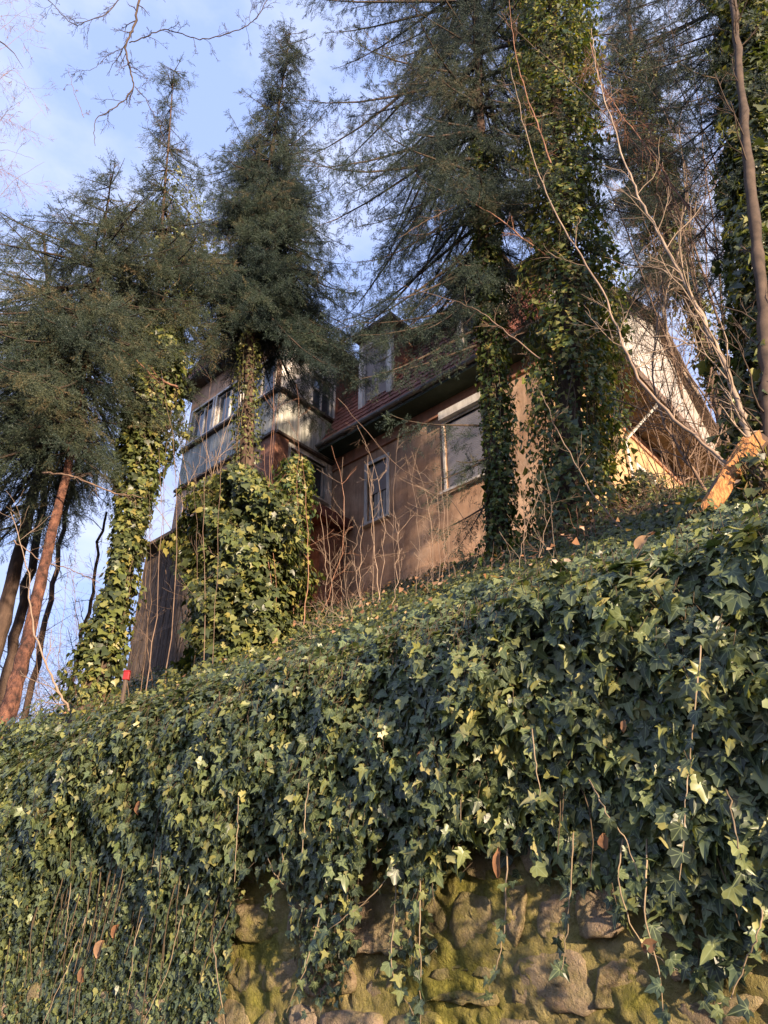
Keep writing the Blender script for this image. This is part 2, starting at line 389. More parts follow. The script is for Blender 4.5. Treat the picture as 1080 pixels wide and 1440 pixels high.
def retaining_wall():
    root = empty('retaining_wall', 'mossy field stone retaining wall showing below the hanging ivy', 'wall', tuple(pnt(P_WALL, 2, 0)))
    # mortar face
    ss = np.concatenate([np.arange(-3, 0, .12), np.arange(0, 4.6, .013), np.arange(4.6, 12, .12)])
    zs = np.concatenate([np.arange(0, .95, .12), np.arange(.95, 2.45, .013), [2.5]])
    S, Z = np.meshgrid(ss, zs, indexing='ij'); Dp = wall_relief(S, Z)
    V = (P_WALL - Dp)[..., None] * NV + S[..., None] * UV + Z[..., None] * UP
    n, m = S.shape; i = np.arange(n - 1)[:, None] * m; j = np.arange(m - 1)[None]
    F = np.stack([i + j, i + j + 1, i + j + m + 1, i + j + m], -1).reshape(-1, 4)
    mesh('mortar_face', rel(V, root), F, M_MORTAR, root, smooth=True)
    cap = MB(); cap.hexa([pnt(p, s, z) for z in (0, 2.5) for p, s in ((P_WALL + .03, -3), (P_WALL + .4, -3), (P_WALL + .4, 12), (P_WALL + .03, 12))])
    cap.build('wall_core', M_MORTAR, root)
    rnd = np.random.default_rng(11)
    rest = MB(); made = 0; cand = []; z = .05; row = 0
    edge = lambda k, x: .07 * float(fbm(x * 1.9 + 31 * k, 3.3 * k + 2, 3))
    while z < 2.42:
        h = rnd.uniform(.12, .19) if row % 3 else rnd.uniform(.16, .22); x = -.8 + rnd.uniform(0, .2)
        while x < 8.5:
            wd = rnd.uniform(.12, .36); sl0, sl1 = rnd.normal(0, .02, 2); g = rnd.uniform(.008, .022)
            subs = [(0, 1)] if wd < .2 or rnd.random() < .75 else [(0, .48), (.52, 1)]
            for f0, f1 in subs:
                zb = lambda xx, f: z + h * f + edge(row, xx) * (1 - f) + edge(row + 1, xx) * f
                c4 = [(x + g + sl0, f0), (x + wd - g + sl1, f0), (x + wd - g - sl1, f1), (x + g - sl0, f1)]
                c4 = [(a_ + rnd.normal(0, .012), zb(a_, f) + (g if f == f0 else -g) + rnd.normal(0, .008)) for a_, f in c4]; poly = []
                for i in range(4):
                    P0, P1, P2 = np.array(c4[i - 1]), np.array(c4[i]), np.array(c4[(i + 1) % 4]); q0, q1 = rnd.uniform(.04, .22, 2)
                    poly += [tuple(P1 + (P0 - P1) * q0), tuple(P1 + (P2 - P1) * q1)]
                c = np.mean(poly, 0); px, py, dep = proj(pnt(P_WALL, c[0], c[1]))[0]
                vis = (-40 < px < 1120) and py < 1480 and py > 1130; cand.append((0 if vis else 1, dep, len(cand), c, poly))
            x += wd
        z += h; row += 1
    cand.sort(key=lambda q: q[:3])
    for f, dep, _, c, poly in cand:
        out = float(.04 * fbm(c[0] * 2.4 + 40, c[1] * 2.6 + 40, 2)) + rnd.choice([-.006, .003, .010, .018, .028], p=[.2, .25, .25, .2, .1])
        V, F = stone_mesh(c[0], c[1], poly, out, rnd, f == 1)
        base = pnt(P_WALL, c[0], c[1])
        if made < 290 and f == 0:
            o = mesh('stone', V, F, M_STONE, root, smooth=True); o.location = base - np.array(root.location); made += 1
        else: rest.add(np.array(V) + base, F)
    rest.build('stone_courses', M_STONE, root, kind='stuff', smooth=True)
retaining_wall()

# ------------------------------------------------------------------ leaves
def ivy_template(kind):
    H5 = {0: [(.10, -.10), (.27, -.15), (.43, -.04), (.36, .10), (.48, .20), (.66, .42), (.40, .40), (.25, .46), (.23, .66), (.11, .88)],
          1: [(.14, -.11), (.34, -.13), (.52, .02), (.48, .18), (.58, .30), (.56, .50), (.36, .52), (.27, .60), (.16, .80)],
          2: [(.12, -.16), (.28, -.20), (.42, -.06), (.30, .10), (.29, .22), (.42, .38), (.24, .42), (.17, .56), (.13, .80), (.06, 1.0)],
          3: [(.09, -.08), (.24, -.17), (.46, -.14), (.34, .06), (.44, .12), (.74, .26), (.46, .34), (.27, .38), (.25, .58), (.16, .84), (.07, 1.02)]}[kind]
    tipy = {0: 1.06, 1: .93, 2: 1.16, 3: 1.15}[kind]
    rim = [(0, 0)] + H5 + [(0, tipy)] + [(-x * (1.06 - .1 * (i % 2)), y + .03 * ((i * 7) % 3 - 1)) for i, (x, y) in reversed(list(enumerate(H5)))]
    c = (0, .28); V = [(*c, 0)] + [(x, y, 0) for x, y in rim]; V = np.array(V, float)
    V[:, 2] = (.10 + .10 * (kind % 2)) * np.abs(V[:, 0]) - (.12 + .09 * (kind > 1)) * (V[:, 1] - .2) ** 2 + .045 * np.sin(V[:, 0] * 8 + V[:, 1] * 5 + kind * 2)
    n = len(rim); F = [(0, 1 + k, 1 + (k + 1) % n) for k in range(n)]
    return V, np.array(F)
def mid_template(k):
    H = [[(.45, -.08), (.40, .14), (.62, .40), (.25, .46)], [(.28, -.14), (.5, .05), (.5, .42), (.2, .62)]][k]
    rim = [(0, 0)] + H + [(0, 1.05)] + [(-x * 1.04, y) for x, y in reversed(H)]
    V = np.array([(0, .28, 0)] + [(x, y, 0) for x, y in rim], float); V[:, 2] = .13 * np.abs(V[:, 0]) - .15 * (V[:, 1] - .2) ** 2
    n = len(rim); return V, np.array([(0, 1 + i, 1 + (i + 1) % n) for i in range(n)])
def small_template():
    V = np.array([(0, 0, 0), (.5, .1, .07), (.32, .42, .03), (0, 1, -.08), (-.32, .42, .03), (-.5, .1, .07)], float)
    return V, np.array([(0, 1, 2), (0, 2, 3), (0, 3, 4), (0, 4, 5)])
TEMPL = [ivy_template(k) for k in range(4)]; TSMALL = [small_template()]; TMID = [mid_template(0), mid_template(1)]
def frames(nrm, tip, roll, r=rng):
    nrm = unit(nrm); tip = tip - (tip * nrm).sum(1, keepdims=True) * nrm; tip = unit(tip); side = np.cross(tip, nrm)
    c, s = np.cos(roll)[:, None], np.sin(roll)[:, None]
    t2 = tip * c + side * s; s2 = np.cross(t2, nrm)
    return np.stack([s2, t2, nrm], 2)    # columns
def leaves_arrays(P, M, size, templ, r=rng, rnd=None):
    Vs, Fs, As = [], [], []; n0 = 0; k = r.integers(0, len(templ), len(P)); rv = r.random(len(P)) if rnd is None else rnd
    for q, (TV, TF) in enumerate(templ):
        idx = np.where(k == q)[0]
        if len(idx) == 0: continue
        V = np.einsum('nij,vj->nvi', M[idx], TV) * size[idx][:, None, None] + P[idx][:, None]
        A = np.empty((len(idx), len(TV), 3)); A[:, :, 0] = TV[:, 0]; A[:, :, 1] = TV[:, 1]; A[:, :, 2] = rv[idx][:, None]
        F = TF[None] + (np.arange(len(idx)) * len(TV))[:, None, None] + n0
        Vs.append(V.reshape(-1, 3)); As.append(A.reshape(-1, 3)); Fs.append(F.reshape(-1, 3)); n0 += len(idx) * len(TV)
    return np.concatenate(Vs), np.concatenate(Fs), np.concatenate(As)
def leaf_obj(name, P, M, size, templ, mat, root=None, r=rng, rnd=None):
    V, F, A = leaves_arrays(P, M, size, templ, r, rnd)
    if root is not None: V = V - np.array(root.location)
    return mesh(name, V, F, mat, root, attr=A)

# ------------------------------------------------------------------ ivy hanging over the wall
LOW = [(-60, 1560), (0, 1520), (150, 1500), (285, 1470), (318, 1400), (334, 1280), (348, 1200), (395, 1190), (412, 1330), (430, 1420), (480, 1420), (505, 1330), (515, 1195), (552, 1195), (566, 1380), (604, 1350),
       (622, 1205), (700, 1200), (745, 1195), (762, 1238), (830, 1240), (860, 1262), (930, 1285), (948, 1370), (985, 1420), (1025, 1420), (1050, 1340), (1120, 1330)]
def hanging_ivy():
    r = np.random.default_rng(3)
    root = empty('ivy_curtain', 'thick dark ivy hanging over the top of the mossy stone wall', 'ivy', tuple(pnt(P_WALL, 2, 2.4)))
    n = 190000
    s = r.uniform(-.6, 8.5, n); z = r.uniform(.7, 2.95, n)
    lay = r.random(n)
    bulge = .23 + .13 * nz(s * 1.4, z * 1.9, 2) + .07 * nz(s * 5, z * 4, 4)
    roll_over = np.clip((z - 2.5) / .45, 0, 1)
    thick = bulge * np.clip((z - 1.3) / .9, .14, 1)
    p = P_WALL - thick * (1 - .75 * lay ** 1.6) + .42 * roll_over ** 1.5
    P = pnt(p[:, None], s[:, None], z[:, None]) if False else p[:, None] * NV + s[:, None] * UV + z[:, None] * UP
    q = proj(P)
    lo = np.interp(q[:, 0], [a for a, b in LOW], [b for a, b in LOW]) + 14 * np.sin(q[:, 0] * .11) + 10 * np.sin(q[:, 0] * .31 + 1) + r.normal(0, 22, n)
    fade = np.clip((lo - q[:, 1]) / 55, 0, 1)
    # the left end thins out downwards
    left = np.clip((q[:, 1] - (1190 + q[:, 0] * .9)) / 220, 0, 1) * (q[:, 0] < 360)
    prob = fade * (1 - .80 * left)
    mid = (q[:, 0] > 405) & (q[:, 0] < 640) & (q[:, 1] > 1230); prob = np.where(mid, prob * .5, prob)
    rt = (q[:, 0] > 945) & (q[:, 1] > 1290); prob = np.where(rt, prob * .55, prob)
    near = np.clip(q[:, 2] / 3.2, .8, 1.15)
    szf = np.interp(q[:, 0], [0, 350, 600, 850, 1080], [.54, .51, .55, .67, .77])
    keep = (z < 2.66 + .045 * np.clip(s, 0, 7) + r.normal(0, .03, n)) & (r.random(n) < prob * .36 * near / szf ** 1.55) & (q[:, 0] > -120) & (q[:, 0] < 1200)
    P, q, lay, s, z, szf = P[keep], q[keep], lay[keep], s[keep], z[keep], szf[keep]; n = len(P)
    size = r.lognormal(math.log(.062), .38, n) * np.clip(1.05 - .0 * z, .5, 1.2)
    size = np.clip(size, .028, .1) * np.where(q[:, 1] > 1230, .8, 1) * szf
    ro = np.clip((z - 2.45) / .4, 0, 1)[:, None]
    nrm = -NV * (1 - .6 * ro) + UP * (.12 + 1.1 * ro) + r.normal(0, .38, (n, 3))
    tip = -UP - NV * .3 + r.normal(0, .28, (n, 3))
    M = frames(nrm, tip, r.normal(0, .35, n))
    young = (nz(s * 2.1, z * 2.7, 6) > .25) | (q[:, 1] > lo[keep] - 90)
    rnd = np.where(young & (r.random(n) < .55), r.uniform(.55, 1, n), r.uniform(0, .86, n))
    key = size / q[:, 2] * (lay < .35) * (q[:, 0] > 0) * (q[:, 0] < 1080) * (q[:, 1] < 1440)
    order = np.argsort(-key); big = order[:300]; rest = order[300:]
    tm = []
    for TV, TF in TEMPL:
        me = bpy.data.meshes.new('leaf'); me.from_pydata([tuple(v) for v in TV.tolist()], [], [tuple(f) for f in TF.tolist()]); me.update()
        a = me.attributes.new('leafuv', 'FLOAT_VECTOR', 'POINT'); A = TV.copy(); A[:, 2] = 0; a.data.foreach_set('vector', A.astype(np.float32).ravel())
        me.materials.append(M_IVY); me.polygons.foreach_set('use_smooth', np.ones(len(me.polygons), bool)); tm.append(me)
    for i in big:
        o = bpy.data.objects.new('leaf', tm[int(r.integers(0, 4))]); COL.objects.link(o); o.parent = root
        m4 = Matrix([[*(M[i][a] * size[i]), P[i][a] - root.location[a]] for a in range(3)] + [[0, 0, 0, 1]]); o.matrix_local = m4
    pxs = size * FPX / q[:, 2]; fine = (lay < .4) & (pxs > 15) & (q[:, 0] > -20) & (q[:, 0] < 1100) & (q[:, 1] < 1460)
    for sel, tp in ((fine, TEMPL), (~fine, TMID)):
        k = rest[sel[rest]]; f = leaf_obj('foliage', P[k], M[k], size[k], tp, M_IVY, root, r, rnd[k]); tag(f, kind='stuff')
        f.data.polygons.foreach_set('use_smooth', np.ones(len(f.data.polygons), bool))
    # stalks and inner stems
    tb = TB()
    k = rest[: min(len(rest), 6000)]
    S = P[k]; E = S + NV * r.uniform(.01, .05, (len(k), 1)) + UP * r.uniform(.02, .06, (len(k), 1)) + r.normal(0, .02, (len(k), 3))
    tb.segs(E, S, .0016, .001)
    for _ in range(260):
        s0 = r.uniform(0, 7.5); z0 = r.uniform(1.9, 2.7); ln = r.uniform(.3, .9); m = 7
        t = np.linspace(0, 1, m)
        dd_ = r.uniform(.03, .16); sk = r.normal(0, .07); pts = [(P_WALL - dd_ - .02 * math.sin(a * 5 + s0)) * NV + (s0 + sk * a + .018 * math.sin(a * 7 + s0 * 5)) * UV + (z0 - ln * a) * UP for a in t]
        qq = proj(np.array(pts))
        if (qq[:, 1] > np.interp(qq[:, 0], [a for a, b in LOW], [b for a, b in LOW]) - 5).any(): continue
        tb.add(pts, np.linspace(.004, .0018, m), 4)
    tb.build('stems', M_STEM, root, kind='stuff')
    # single trailing vines one can follow
    VINES = [[(806, 1170), (803, 1250), (797, 1310), (790, 1368)], [(712, 1195), (711, 1290), (704, 1340), (688, 1395)], [(985, 870), (984, 940), (975, 1010), (968, 1080), (962, 1160), (955, 1250)],
             [(1072, 1270), (1068, 1310), (1050, 1350), (1026, 1405), (1010, 1412)], [(875, 1180), (868, 1250), (900, 1330), (952, 1365)], [(590, 1170), (560, 1215), (520, 1265), (470, 1300), (430, 1345)],
             [(455, 1195), (452, 1280), (430, 1360), (395, 1440)], [(560, 1200), (554, 1290), (548, 1360), (566, 1400), (590, 1440)], [(592, 1190), (590, 1300), (592, 1380), (590, 1450)],
             [(395, 1165), (398, 1210), (388, 1250), (372, 1275)], [(372, 1190), (383, 1225), (398, 1243)], [(104, 1180), (98, 1260), (90, 1330)], [(215, 1250), (190, 1320), (180, 1400)],
             [(120, 1290), (100, 1350), (60, 1440)], [(745, 1000), (752, 1060), (760, 1120)], [(825, 1090), (850, 1140), (880, 1180), (896, 1230)], [(1020, 1100), (1035, 1170), (1050, 1240)], [(270, 1220), (255, 1290), (235, 1370), (200, 1440)],
             [(338, 1080), (334, 1150), (330, 1240)], [(440, 1060), (430, 1130), (425, 1200)], [(650, 1090), (648, 1160)], [(910, 1180), (905, 1290), (930, 1370), (935, 1440)], [(300, 1330), (310, 1400), (318, 1450)]]
    for vi, pix in enumerate(VINES):
        d = .16 if pix[0][1] > 1150 else .33
        pts = [atp(x, y, P_WALL - (d - .03 * math.sin(i * 2 + vi) if i else .10)) for i, (x, y) in enumerate(pix)]
        pts = np.array(pts); t = np.linspace(0, len(pts) - 1, 5 * len(pts)); c = np.stack([np.interp(t, range(len(pts)), pts[:, a]) for a in range(3)], 1)
        ker = np.array([.25, .5, .25])
        for _ in range(3): c[1:-1] = c[:-2] * .25 + c[1:-1] * .5 + c[2:] * .25
        c += r.normal(0, .002, c.shape)
        m_ = TB(); m_.add(c, np.linspace(.0028, .0012, len(c)), 5); vo = m_.build('trailing_vine', M_VINE, root)
        if True:
            k = np.arange(2, len(c), 2); k = k[r.random(len(k)) < .75]; k = np.append(k, len(c) - 1)
            Pq = c[k] + r.normal(0, .012, (len(k), 3)); nn = -NV + UP * .3 + r.normal(0, .4, (len(k), 3))
            o = leaf_obj('vine_leaves', Pq, frames(nn, -UP + r.normal(0, .5, (len(k), 3)), r.normal(0, .5, len(k))), r.uniform(.022, .05, len(k)), TEMPL, M_IVY, root, r, r.uniform(.6, .98, len(k)))
            o.parent = vo; tag(o, kind='stuff')
    return root
hanging_ivy()

def slope_ivy():
    r = np.random.default_rng(5)
    n = 300000
    p = P_WALL + (r.random(n) ** 1.35) * 10.2; s = r.uniform(-2, 21, n)
    D0 = terr(p, s)
    P = p[:, None] * NV + s[:, None] * UV + (D0 + .02)[:, None] * UP
    q = proj(P); inv = (q[:, 0] > -100) & (q[:, 0] < 1180) & (q[:, 1] > 600) & (q[:, 2] > 0)
    house = (p > 12.0)
    dens = np.clip(1.2 - q[:, 2] / 26, .35, 1)
    keep = inv & ~house & (r.random(n) < dens)
    # bramble patch at the left is mostly bare
    bare = (q[:, 0] < 90) & (p > 3.0); keep &= ~(bare & (r.random(n) < .8))
    P, p, s, q = P[keep], p[keep], s[keep], q[keep]; n = len(P)
    lump = .16 + .16 * nz(p * 2.2, s * 1.7, 3) + .06 * nz(p * 7, s * 6, 1)
    lump = np.clip(lump, 0.02, .5) * np.interp(q[:, 0], [0, 300, 600, 900, 1080], [2.3, 1.5, .8, .34, .08])
    P = P + UP * (lump * (1 - .7 * r.random(n) ** 2))[:, None]
    nrm = UP * .55 - NV * .9 + r.normal(0, .45, (n, 3))
    tip = -NV * .6 - UP * .8 + r.normal(0, .4, (n, 3))
    size = np.clip(r.lognormal(math.log(.058), .28, n), .03, .10) * np.interp(q[:, 0], [0, 400, 700, 1000], [.64, .66, .72, .80])
    M = frames(nrm, tip, r.normal(0, .5, n))
    near = q[:, 2] < 5.5
    a = leaf_obj('ivy_ground_cover', P[near], M[near], size[near], TMID, M_IVY, None, r)
    a.data.polygons.foreach_set('use_smooth', np.ones(len(a.data.polygons), bool))
    tag(a, 'glossy dark ivy carpeting the bank just above the stone wall', 'ivy', kind='stuff')
    b = leaf_obj('ivy_ground_cover', P[~near], M[~near], size[~near] * 1.1, TSMALL, M_IVY2, None, r)
    tag(b, 'small leaved ivy carpeting the upper slope towards the house wall', 'ivy', kind='stuff')
slope_ivy()

# ------------------------------------------------------------------ the house
C0 = np.array([3.8, 13.1, 0.0]); SC = float(C0 @ UV); PC = float(C0 @ NV)
ZE = 13.6
def hp(u, v, z): return C0 + UV * u + NV * v + UP * z
def uz(px, py, v=0.0):
    P = atp(px, py, PC + v); return float(P @ UV) - SC, float(P[2])
FRONT = lambda v=0.0: (hp(0, v, 0), UV, -NV)              # a = u, outward = -NV
ANX_U = 7.1; ANX_V = -2.15; ANX_E = 11.7
SIDE = lambda u=0.0: (hp(u, 0, 0), NV, -UV)               # a = v, outward = towards lower u (right in the picture)
def holes_wall(mb, fr, a0, a1, z0, z1, holes, depth=.16):
    xs = sorted({a0, a1, *[h[0] for h in holes], *[h[1] for h in holes]}); zs = sorted({z0, z1, *[h[2] for h in holes], *[h[3] for h in holes]})
    O, A, D = fr; pt = lambda a, z, d=0: O + A * a + UP * z + D * d
    for i in range(len(xs) - 1):
        for j in range(len(zs) - 1):
            cx, cz = (xs[i] + xs[i + 1]) / 2, (zs[j] + zs[j + 1]) / 2
            if any(h[0] < cx < h[1] and h[2] < cz < h[3] for h in holes): continue
            mb.quad(pt(xs[i], zs[j]), pt(xs[i + 1], zs[j]), pt(xs[i + 1], zs[j + 1]), pt(xs[i], zs[j + 1]))
    for (x0, x1, y0, y1) in holes:
        c = [(x0, y0), (x1, y0), (x1, y1), (x0, y1)]
        for k in range(4):
            a, b = c[k], c[(k + 1) % 4]; mb.quad(pt(*a), pt(*b), pt(*b, -depth), pt(*a, -depth))
HOUSE = empty('house', 'old ochre rendered house with red mansard roof and wooden veranda bay', 'house', tuple(hp(0, 0, 7.5)))
def window(fr, a0, a1, z0, z1, cols=1, rows=1, casing=.09, proud=.03, back=-.12, frame=M_WHITE, bar=.05, paint=M_GLASS, label=None, sill=True):
    m = MB()
    for (x0, x1, y0, y1) in ((a0 - casing, a0, z0 - casing, z1 + casing), (a1, a1 + casing, z0 - casing, z1 + casing), (a0, a1, z1, z1 + casing), (a0, a1, z0 - casing, z0)):
        m.box(fr, x0, x1, y0, y1, -.10, proud)
    for (x0, x1, y0, y1) in ((a0, a0 + bar, z0, z1), (a1 - bar, a1, z0, z1), (a0 + bar, a1 - bar, z1 - bar, z1), (a0 + bar, a1 - bar, z0, z0 + bar)):
        m.box(fr, x0, x1, y0, y1, back, back + .05)
    W_ = (a1 - a0); H_ = (z1 - z0)
    for k in range(1, cols): m.box(fr, a0 + W_ * k / cols - bar * .6, a0 + W_ * k / cols + bar * .6, z0 + bar, z1 - bar, back, back + .055)
    for k in range(1, rows): m.box(fr, a0 + bar, a1 - bar, z0 + H_ * (1 - k * .36) - bar * .5, z0 + H_ * (1 - k * .36) + bar * .5, back + .002, back + .050)
    wo_ = m.build('window', frame, HOUSE, label=label)
    zr = [z0 + bar] + [z0 + H_ * (1 - k * .36) for k in range(rows - 1, 0, -1)] + [z1 - bar]
    for i in range(cols):
        for j in range(rows):
            g = MB(); g.box(fr, a0 + W_ * i / cols + bar * .55, a0 + W_ * (i + 1) / cols - bar * .55, zr[j] + .01, zr[j + 1] - .01, back - .0, back + .012)
            o = g.build('pane', paint, HOUSE); o.parent = wo_
    if sill:
        g = MB(); g.box(fr, a0 - .12, a1 + .12, z0 - casing - .06, z0 - casing - .002, -.1, .14); o = g.build('sill', M_WHITE, HOUSE); o.parent = wo_
    return wo_
def sub(mb, name, mat, par, kind=None):
    o = mb.build(name, mat, HOUSE); o.parent = par
    if kind: o['kind'] = kind
    return o

def build_house():
    # front wall
    u1a, z1a = uz(547, 640); u1b, z1b = uz(513, 742)
    w1 = (u1a + .08, u1b - .08, z1b + .12, z1a - .02)
    u2a, _ = uz(700, 640); u2b, z2t = uz(622, 598); _, z2b = uz(628, 690)
    w2 = (u2a, u2b - .05, z2b, z2t)
    m = MB(); holes_wall(m, FRONT(), 0, ANX_U, 6.5, ZE, [w1, w2]); m.build('wall', M_PLASTER, HOUSE, label='ochre front wall with two windows')
    # trim band under the eaves
    m = MB(); m.box(FRONT(), 0, ANX_U, ZE - .34, ZE, .002, .045); m.box(FRONT(), 0, ANX_U, ZE - .40, ZE - .34, .002, .07); m.build('cornice_band', M_PLASTER_P, HOUSE)
    # right-hand side wall
    v3, z3 = uz(0, 0)
    m = MB(); holes_wall(m, SIDE(), 0, 14, 6.5, ZE, [(4.3, 5.3, 10.6, 12.4), (8.2, 9.2, 10.4, 12.2)]); m.build('wall', M_PLASTER_SUN, HOUSE, label='sunlit yellow side wall under the wide eaves')
    m = MB(); m.box(SIDE(), 0.05, 14, ZE - .30, ZE, .002, .05); m.build('cornice_band', M_PLASTER_P, HOUSE)
    window(SIDE(), 4.3, 5.3, 10.6, 12.4, 2, 2); window(SIDE(), 8.2, 9.2, 10.4, 12.2, 2, 2)
    # back and left walls
    m = MB(); m.quad(hp(0, 14, 6.5), hp(ANX_E, 14, 6.5), hp(ANX_E, 14, ZE), hp(0, 14, ZE)); m.quad(hp(ANX_E, ANX_V, 6.5), hp(ANX_E, 14, 6.5), hp(ANX_E, 14, 17.3), hp(ANX_E, ANX_V, 17.3)); m.build('wall', M_PLASTER, HOUSE, label='plain rear walls turned away from the street')
    # window 1: blind above, curtained opening below
    a0, a1, z0, z1 = w1; mid = z0 + (z1 - z0) * .47
    wo1 = window(FRONT(), a0, a1, z0, z1, 2, 1, casing=.10, label='white framed window with blind half down')
    g = MB(); g.box(FRONT(), a0 + .06, a1 - .06, mid, z1 - .05, -.066, -.05)
    sub(g, 'blind', M_BLIND, wo1)
    g = MB()
    for k in range(9):
        x = a0 + .1 + k * .05; g.box(FRONT(), x, x + .03, z0 + .06, mid, -.106, -.096 + .008 * (k % 2))
    sub(g, 'curtain', M_CURTAIN, wo1)
    # window 2: roller shutter
    a0, a1, z0, z1 = w2
    wo2 = window(FRONT(), a0, a1, z0, z1, 2, 1, casing=.06, label='wide window behind a grey roller shutter')
    g = MB(); z = z1 - .02
    while z > z0 + .06:
        g.box(FRONT(), a0 + .03, a1 - .03, z - .046, z, -.065, -.05 + .006); g.box(FRONT(), a0 + .03, a1 - .03, z - .052, z - .046, -.065, -.062); z -= .052
    sub(g, 'shutter_slats', M_SHUTTER, wo2, 'stuff')
    g = MB(); g.box(FRONT(), a0 - .05, a1 + .05, z1 + .062, z1 + .30, -.02, .16); sub(g, 'shutter_box', M_WHITE, wo2)
    # eaves: soffit, gutter
    m = MB(); m.box(FRONT(), -1.15, ANX_U, ZE + .002, ZE + .05, -.3, .62); m.build('soffit', M_SOFFIT, HOUSE)
    m = MB(); m.box(FRONT(), -1.15, ANX_U, ZE + .05, ZE + .22, .56, .62); m.build('fascia', M_GUTTER, HOUSE)
    m = MB(); th = np.linspace(math.pi, 2 * math.pi, 9)
    for k in range(8):
        for (ra, rb) in ((.075, .075), (.068, .068)):
            a = [hp(u, -.70 + math.cos(t) * ra, ZE + .17 + math.sin(t) * ra) for u in (-1.15, ANX_U) for t in (th[k], th[k + 1])]
            m.quad(a[0], a[1], a[3], a[2])
    for u in np.arange(-1.0, ANX_U, .7): m.box(FRONT(), u, u + .03, ZE + .07, ZE + .1, .6, .79)
    m.build('gutter', M_GUTTER, HOUSE)
    # side eaves with boards
    m = MB(); m.box(SIDE(), -.62, 14.5, ZE + .055, ZE + .09, .02, 1.15); m.build('soffit', M_SOFFIT_B, HOUSE, label='wide brown boarded soffit above the yellow wall')
    first = None
    for k, a in enumerate(np.arange(-.62, 14.4, .16)):
        g = MB(); g.box(SIDE(), a, a + .148, ZE + .03 + .003 * (k % 3), ZE + .052, .055, 1.15); g.build('soffit_board', M_SOFFIT_B, HOUSE)
    m = MB(); m.box(SIDE(), -.62, 14.5, ZE - .0, ZE + .26, 1.152, 1.20); m.build('fascia', M_DARKWOOD, HOUSE)
    # pent roof above the side eaves and gable
    m = MB(); m.hexa([hp(-1.2, -.6, ZE + .26), hp(0, -.6, ZE + .26), hp(0, 14.5, ZE + .26), hp(-1.2, 14.5, ZE + .26), hp(-1.2, -.6, ZE + .28), hp(-.02, -.6, ZE + .75), hp(-.02, 14.5, ZE + .75), hp(-1.2, 14.5, ZE + .28)]); m.build('pent_roof', M_TILE, HOUSE)
    gp = [(0, ZE + .05), (.9, 17.2), (8.5, 20.7), (13, 17.2), (14, ZE + .05)]
    m = MB(); m.add([hp(0.0, v, z) for v, z in gp], [(0, 1, 2, 3, 4)]); m.add([hp(ANX_E, v, z) for v, z in gp], [(4, 3, 2, 1, 0)]); m.build('gable', M_WHITE_W, HOUSE, label='bright white boarded gable')
    for v in np.arange(.6, 13.6, .42):      # cover strips on the gable boards
        zt = np.interp(v, [a for a, b in gp], [b for a, b in gp]) - .05; g = MB(); g.box(SIDE(), v, v + .035, ZE + .8, zt, .002, .022); g.build('cover_strip', M_WHITE_W, HOUSE)
    window(SIDE(), 6.3, 7.2, 16.2, 17.5, 2, 1)
    # verge boards
    for (va, za), (vb, zb) in zip(gp[1:3], gp[2:4]):
        m = MB(); m.hexa([hp(u, v, z + d) for d in (-.12, .12) for u, v, z in ((-.35, va, za), (0.3, va, za), (0.3, vb, zb), (-.35, vb, zb))]); m.build('verge', M_DARKWOOD, HOUSE)
    # mansard roof faces
    roof = MB()
    A_, B_ = (-.6, ZE + .24), (.9, 17.2)
    roof.quad(hp(-.3, *A_), hp(ANX_U, *A_), hp(ANX_U, *B_), hp(-.3, *B_))
    roof.quad(hp(-.3, .55, 17.3), hp(ANX_E, .55, 17.3), hp(ANX_E, 8.5, 20.9), hp(-.3, 8.5, 20.9)); roof.quad(hp(-.3, 8.5, 20.9), hp(ANX_E, 8.5, 20.9), hp(ANX_E, 13.4, 17.3), hp(-.3, 13.4, 17.3))
    roof.quad(hp(-.3, 13.2, 17.3), hp(ANX_E, 13.2, 17.3), hp(ANX_E, 14.6, ZE), hp(-.3, 14.6, ZE))
    ro = roof.build('roof', M_TILE, HOUSE)
    m = MB(); m.box(FRONT(), -.4, ANX_U, 17.08, 17.28, -1.0, -.42); m.box(FRONT(), -.4, ANX_U, 17.1, 17.22, -.42, -.36); sub(m, 'upper_eaves', M_DARKWOOD, ro)
    # tiles
    sl = unit(np.array([0, 0, 0.]) + hp(0, *B_) - hp(0, *A_)); Ls = np.linalg.norm(hp(0, *B_) - hp(0, *A_)); nn = unit(np.cross(UV, sl)); nn = nn if nn @ NV < 0 else -nn
    tw, thh = .205, .27; tv = []
    for d in (0, .018):
        for x, y in ((-tw / 2 + .004, 0.05), (-tw / 4, .008), (0, -.006), (tw / 4, .008), (tw / 2 - .004, .05), (tw / 2 - .004, thh * 1.2), (-tw / 2 + .004, thh * 1.2)):
            tv.append(UV * x + sl * y + nn * (d + .032 * (1 - y / (thh * 1.2))))
    tf = [(6, 5, 4, 3, 2, 1, 0), (7, 8, 9, 10, 11, 12, 13)] + [(k, (k + 1) % 7, 7 + (k + 1) % 7, 7 + k) for k in range(7)]
    tme = bpy.data.meshes.new('roof_tile'); tme.from_pydata([tuple(v) for v in tv], [], tf); tme.update(); tme.materials.append(M_TILE)
    spots = []
    dor = (5.75, 7.0)
    for rI in range(int(Ls / thh)):
        for cI in range(int((ANX_U + .3) / tw)):
            u = -.2 + tw * (cI + .5 * (rI % 2)); P = hp(u, *A_) + sl * (rI * thh + .02)
            if u > ANX_U - .1: continue
            px, py, _ = proj(P)[0]; spots.append((abs(px - 610), P))
    spots.sort(key=lambda q: q[0]); rest = MB()
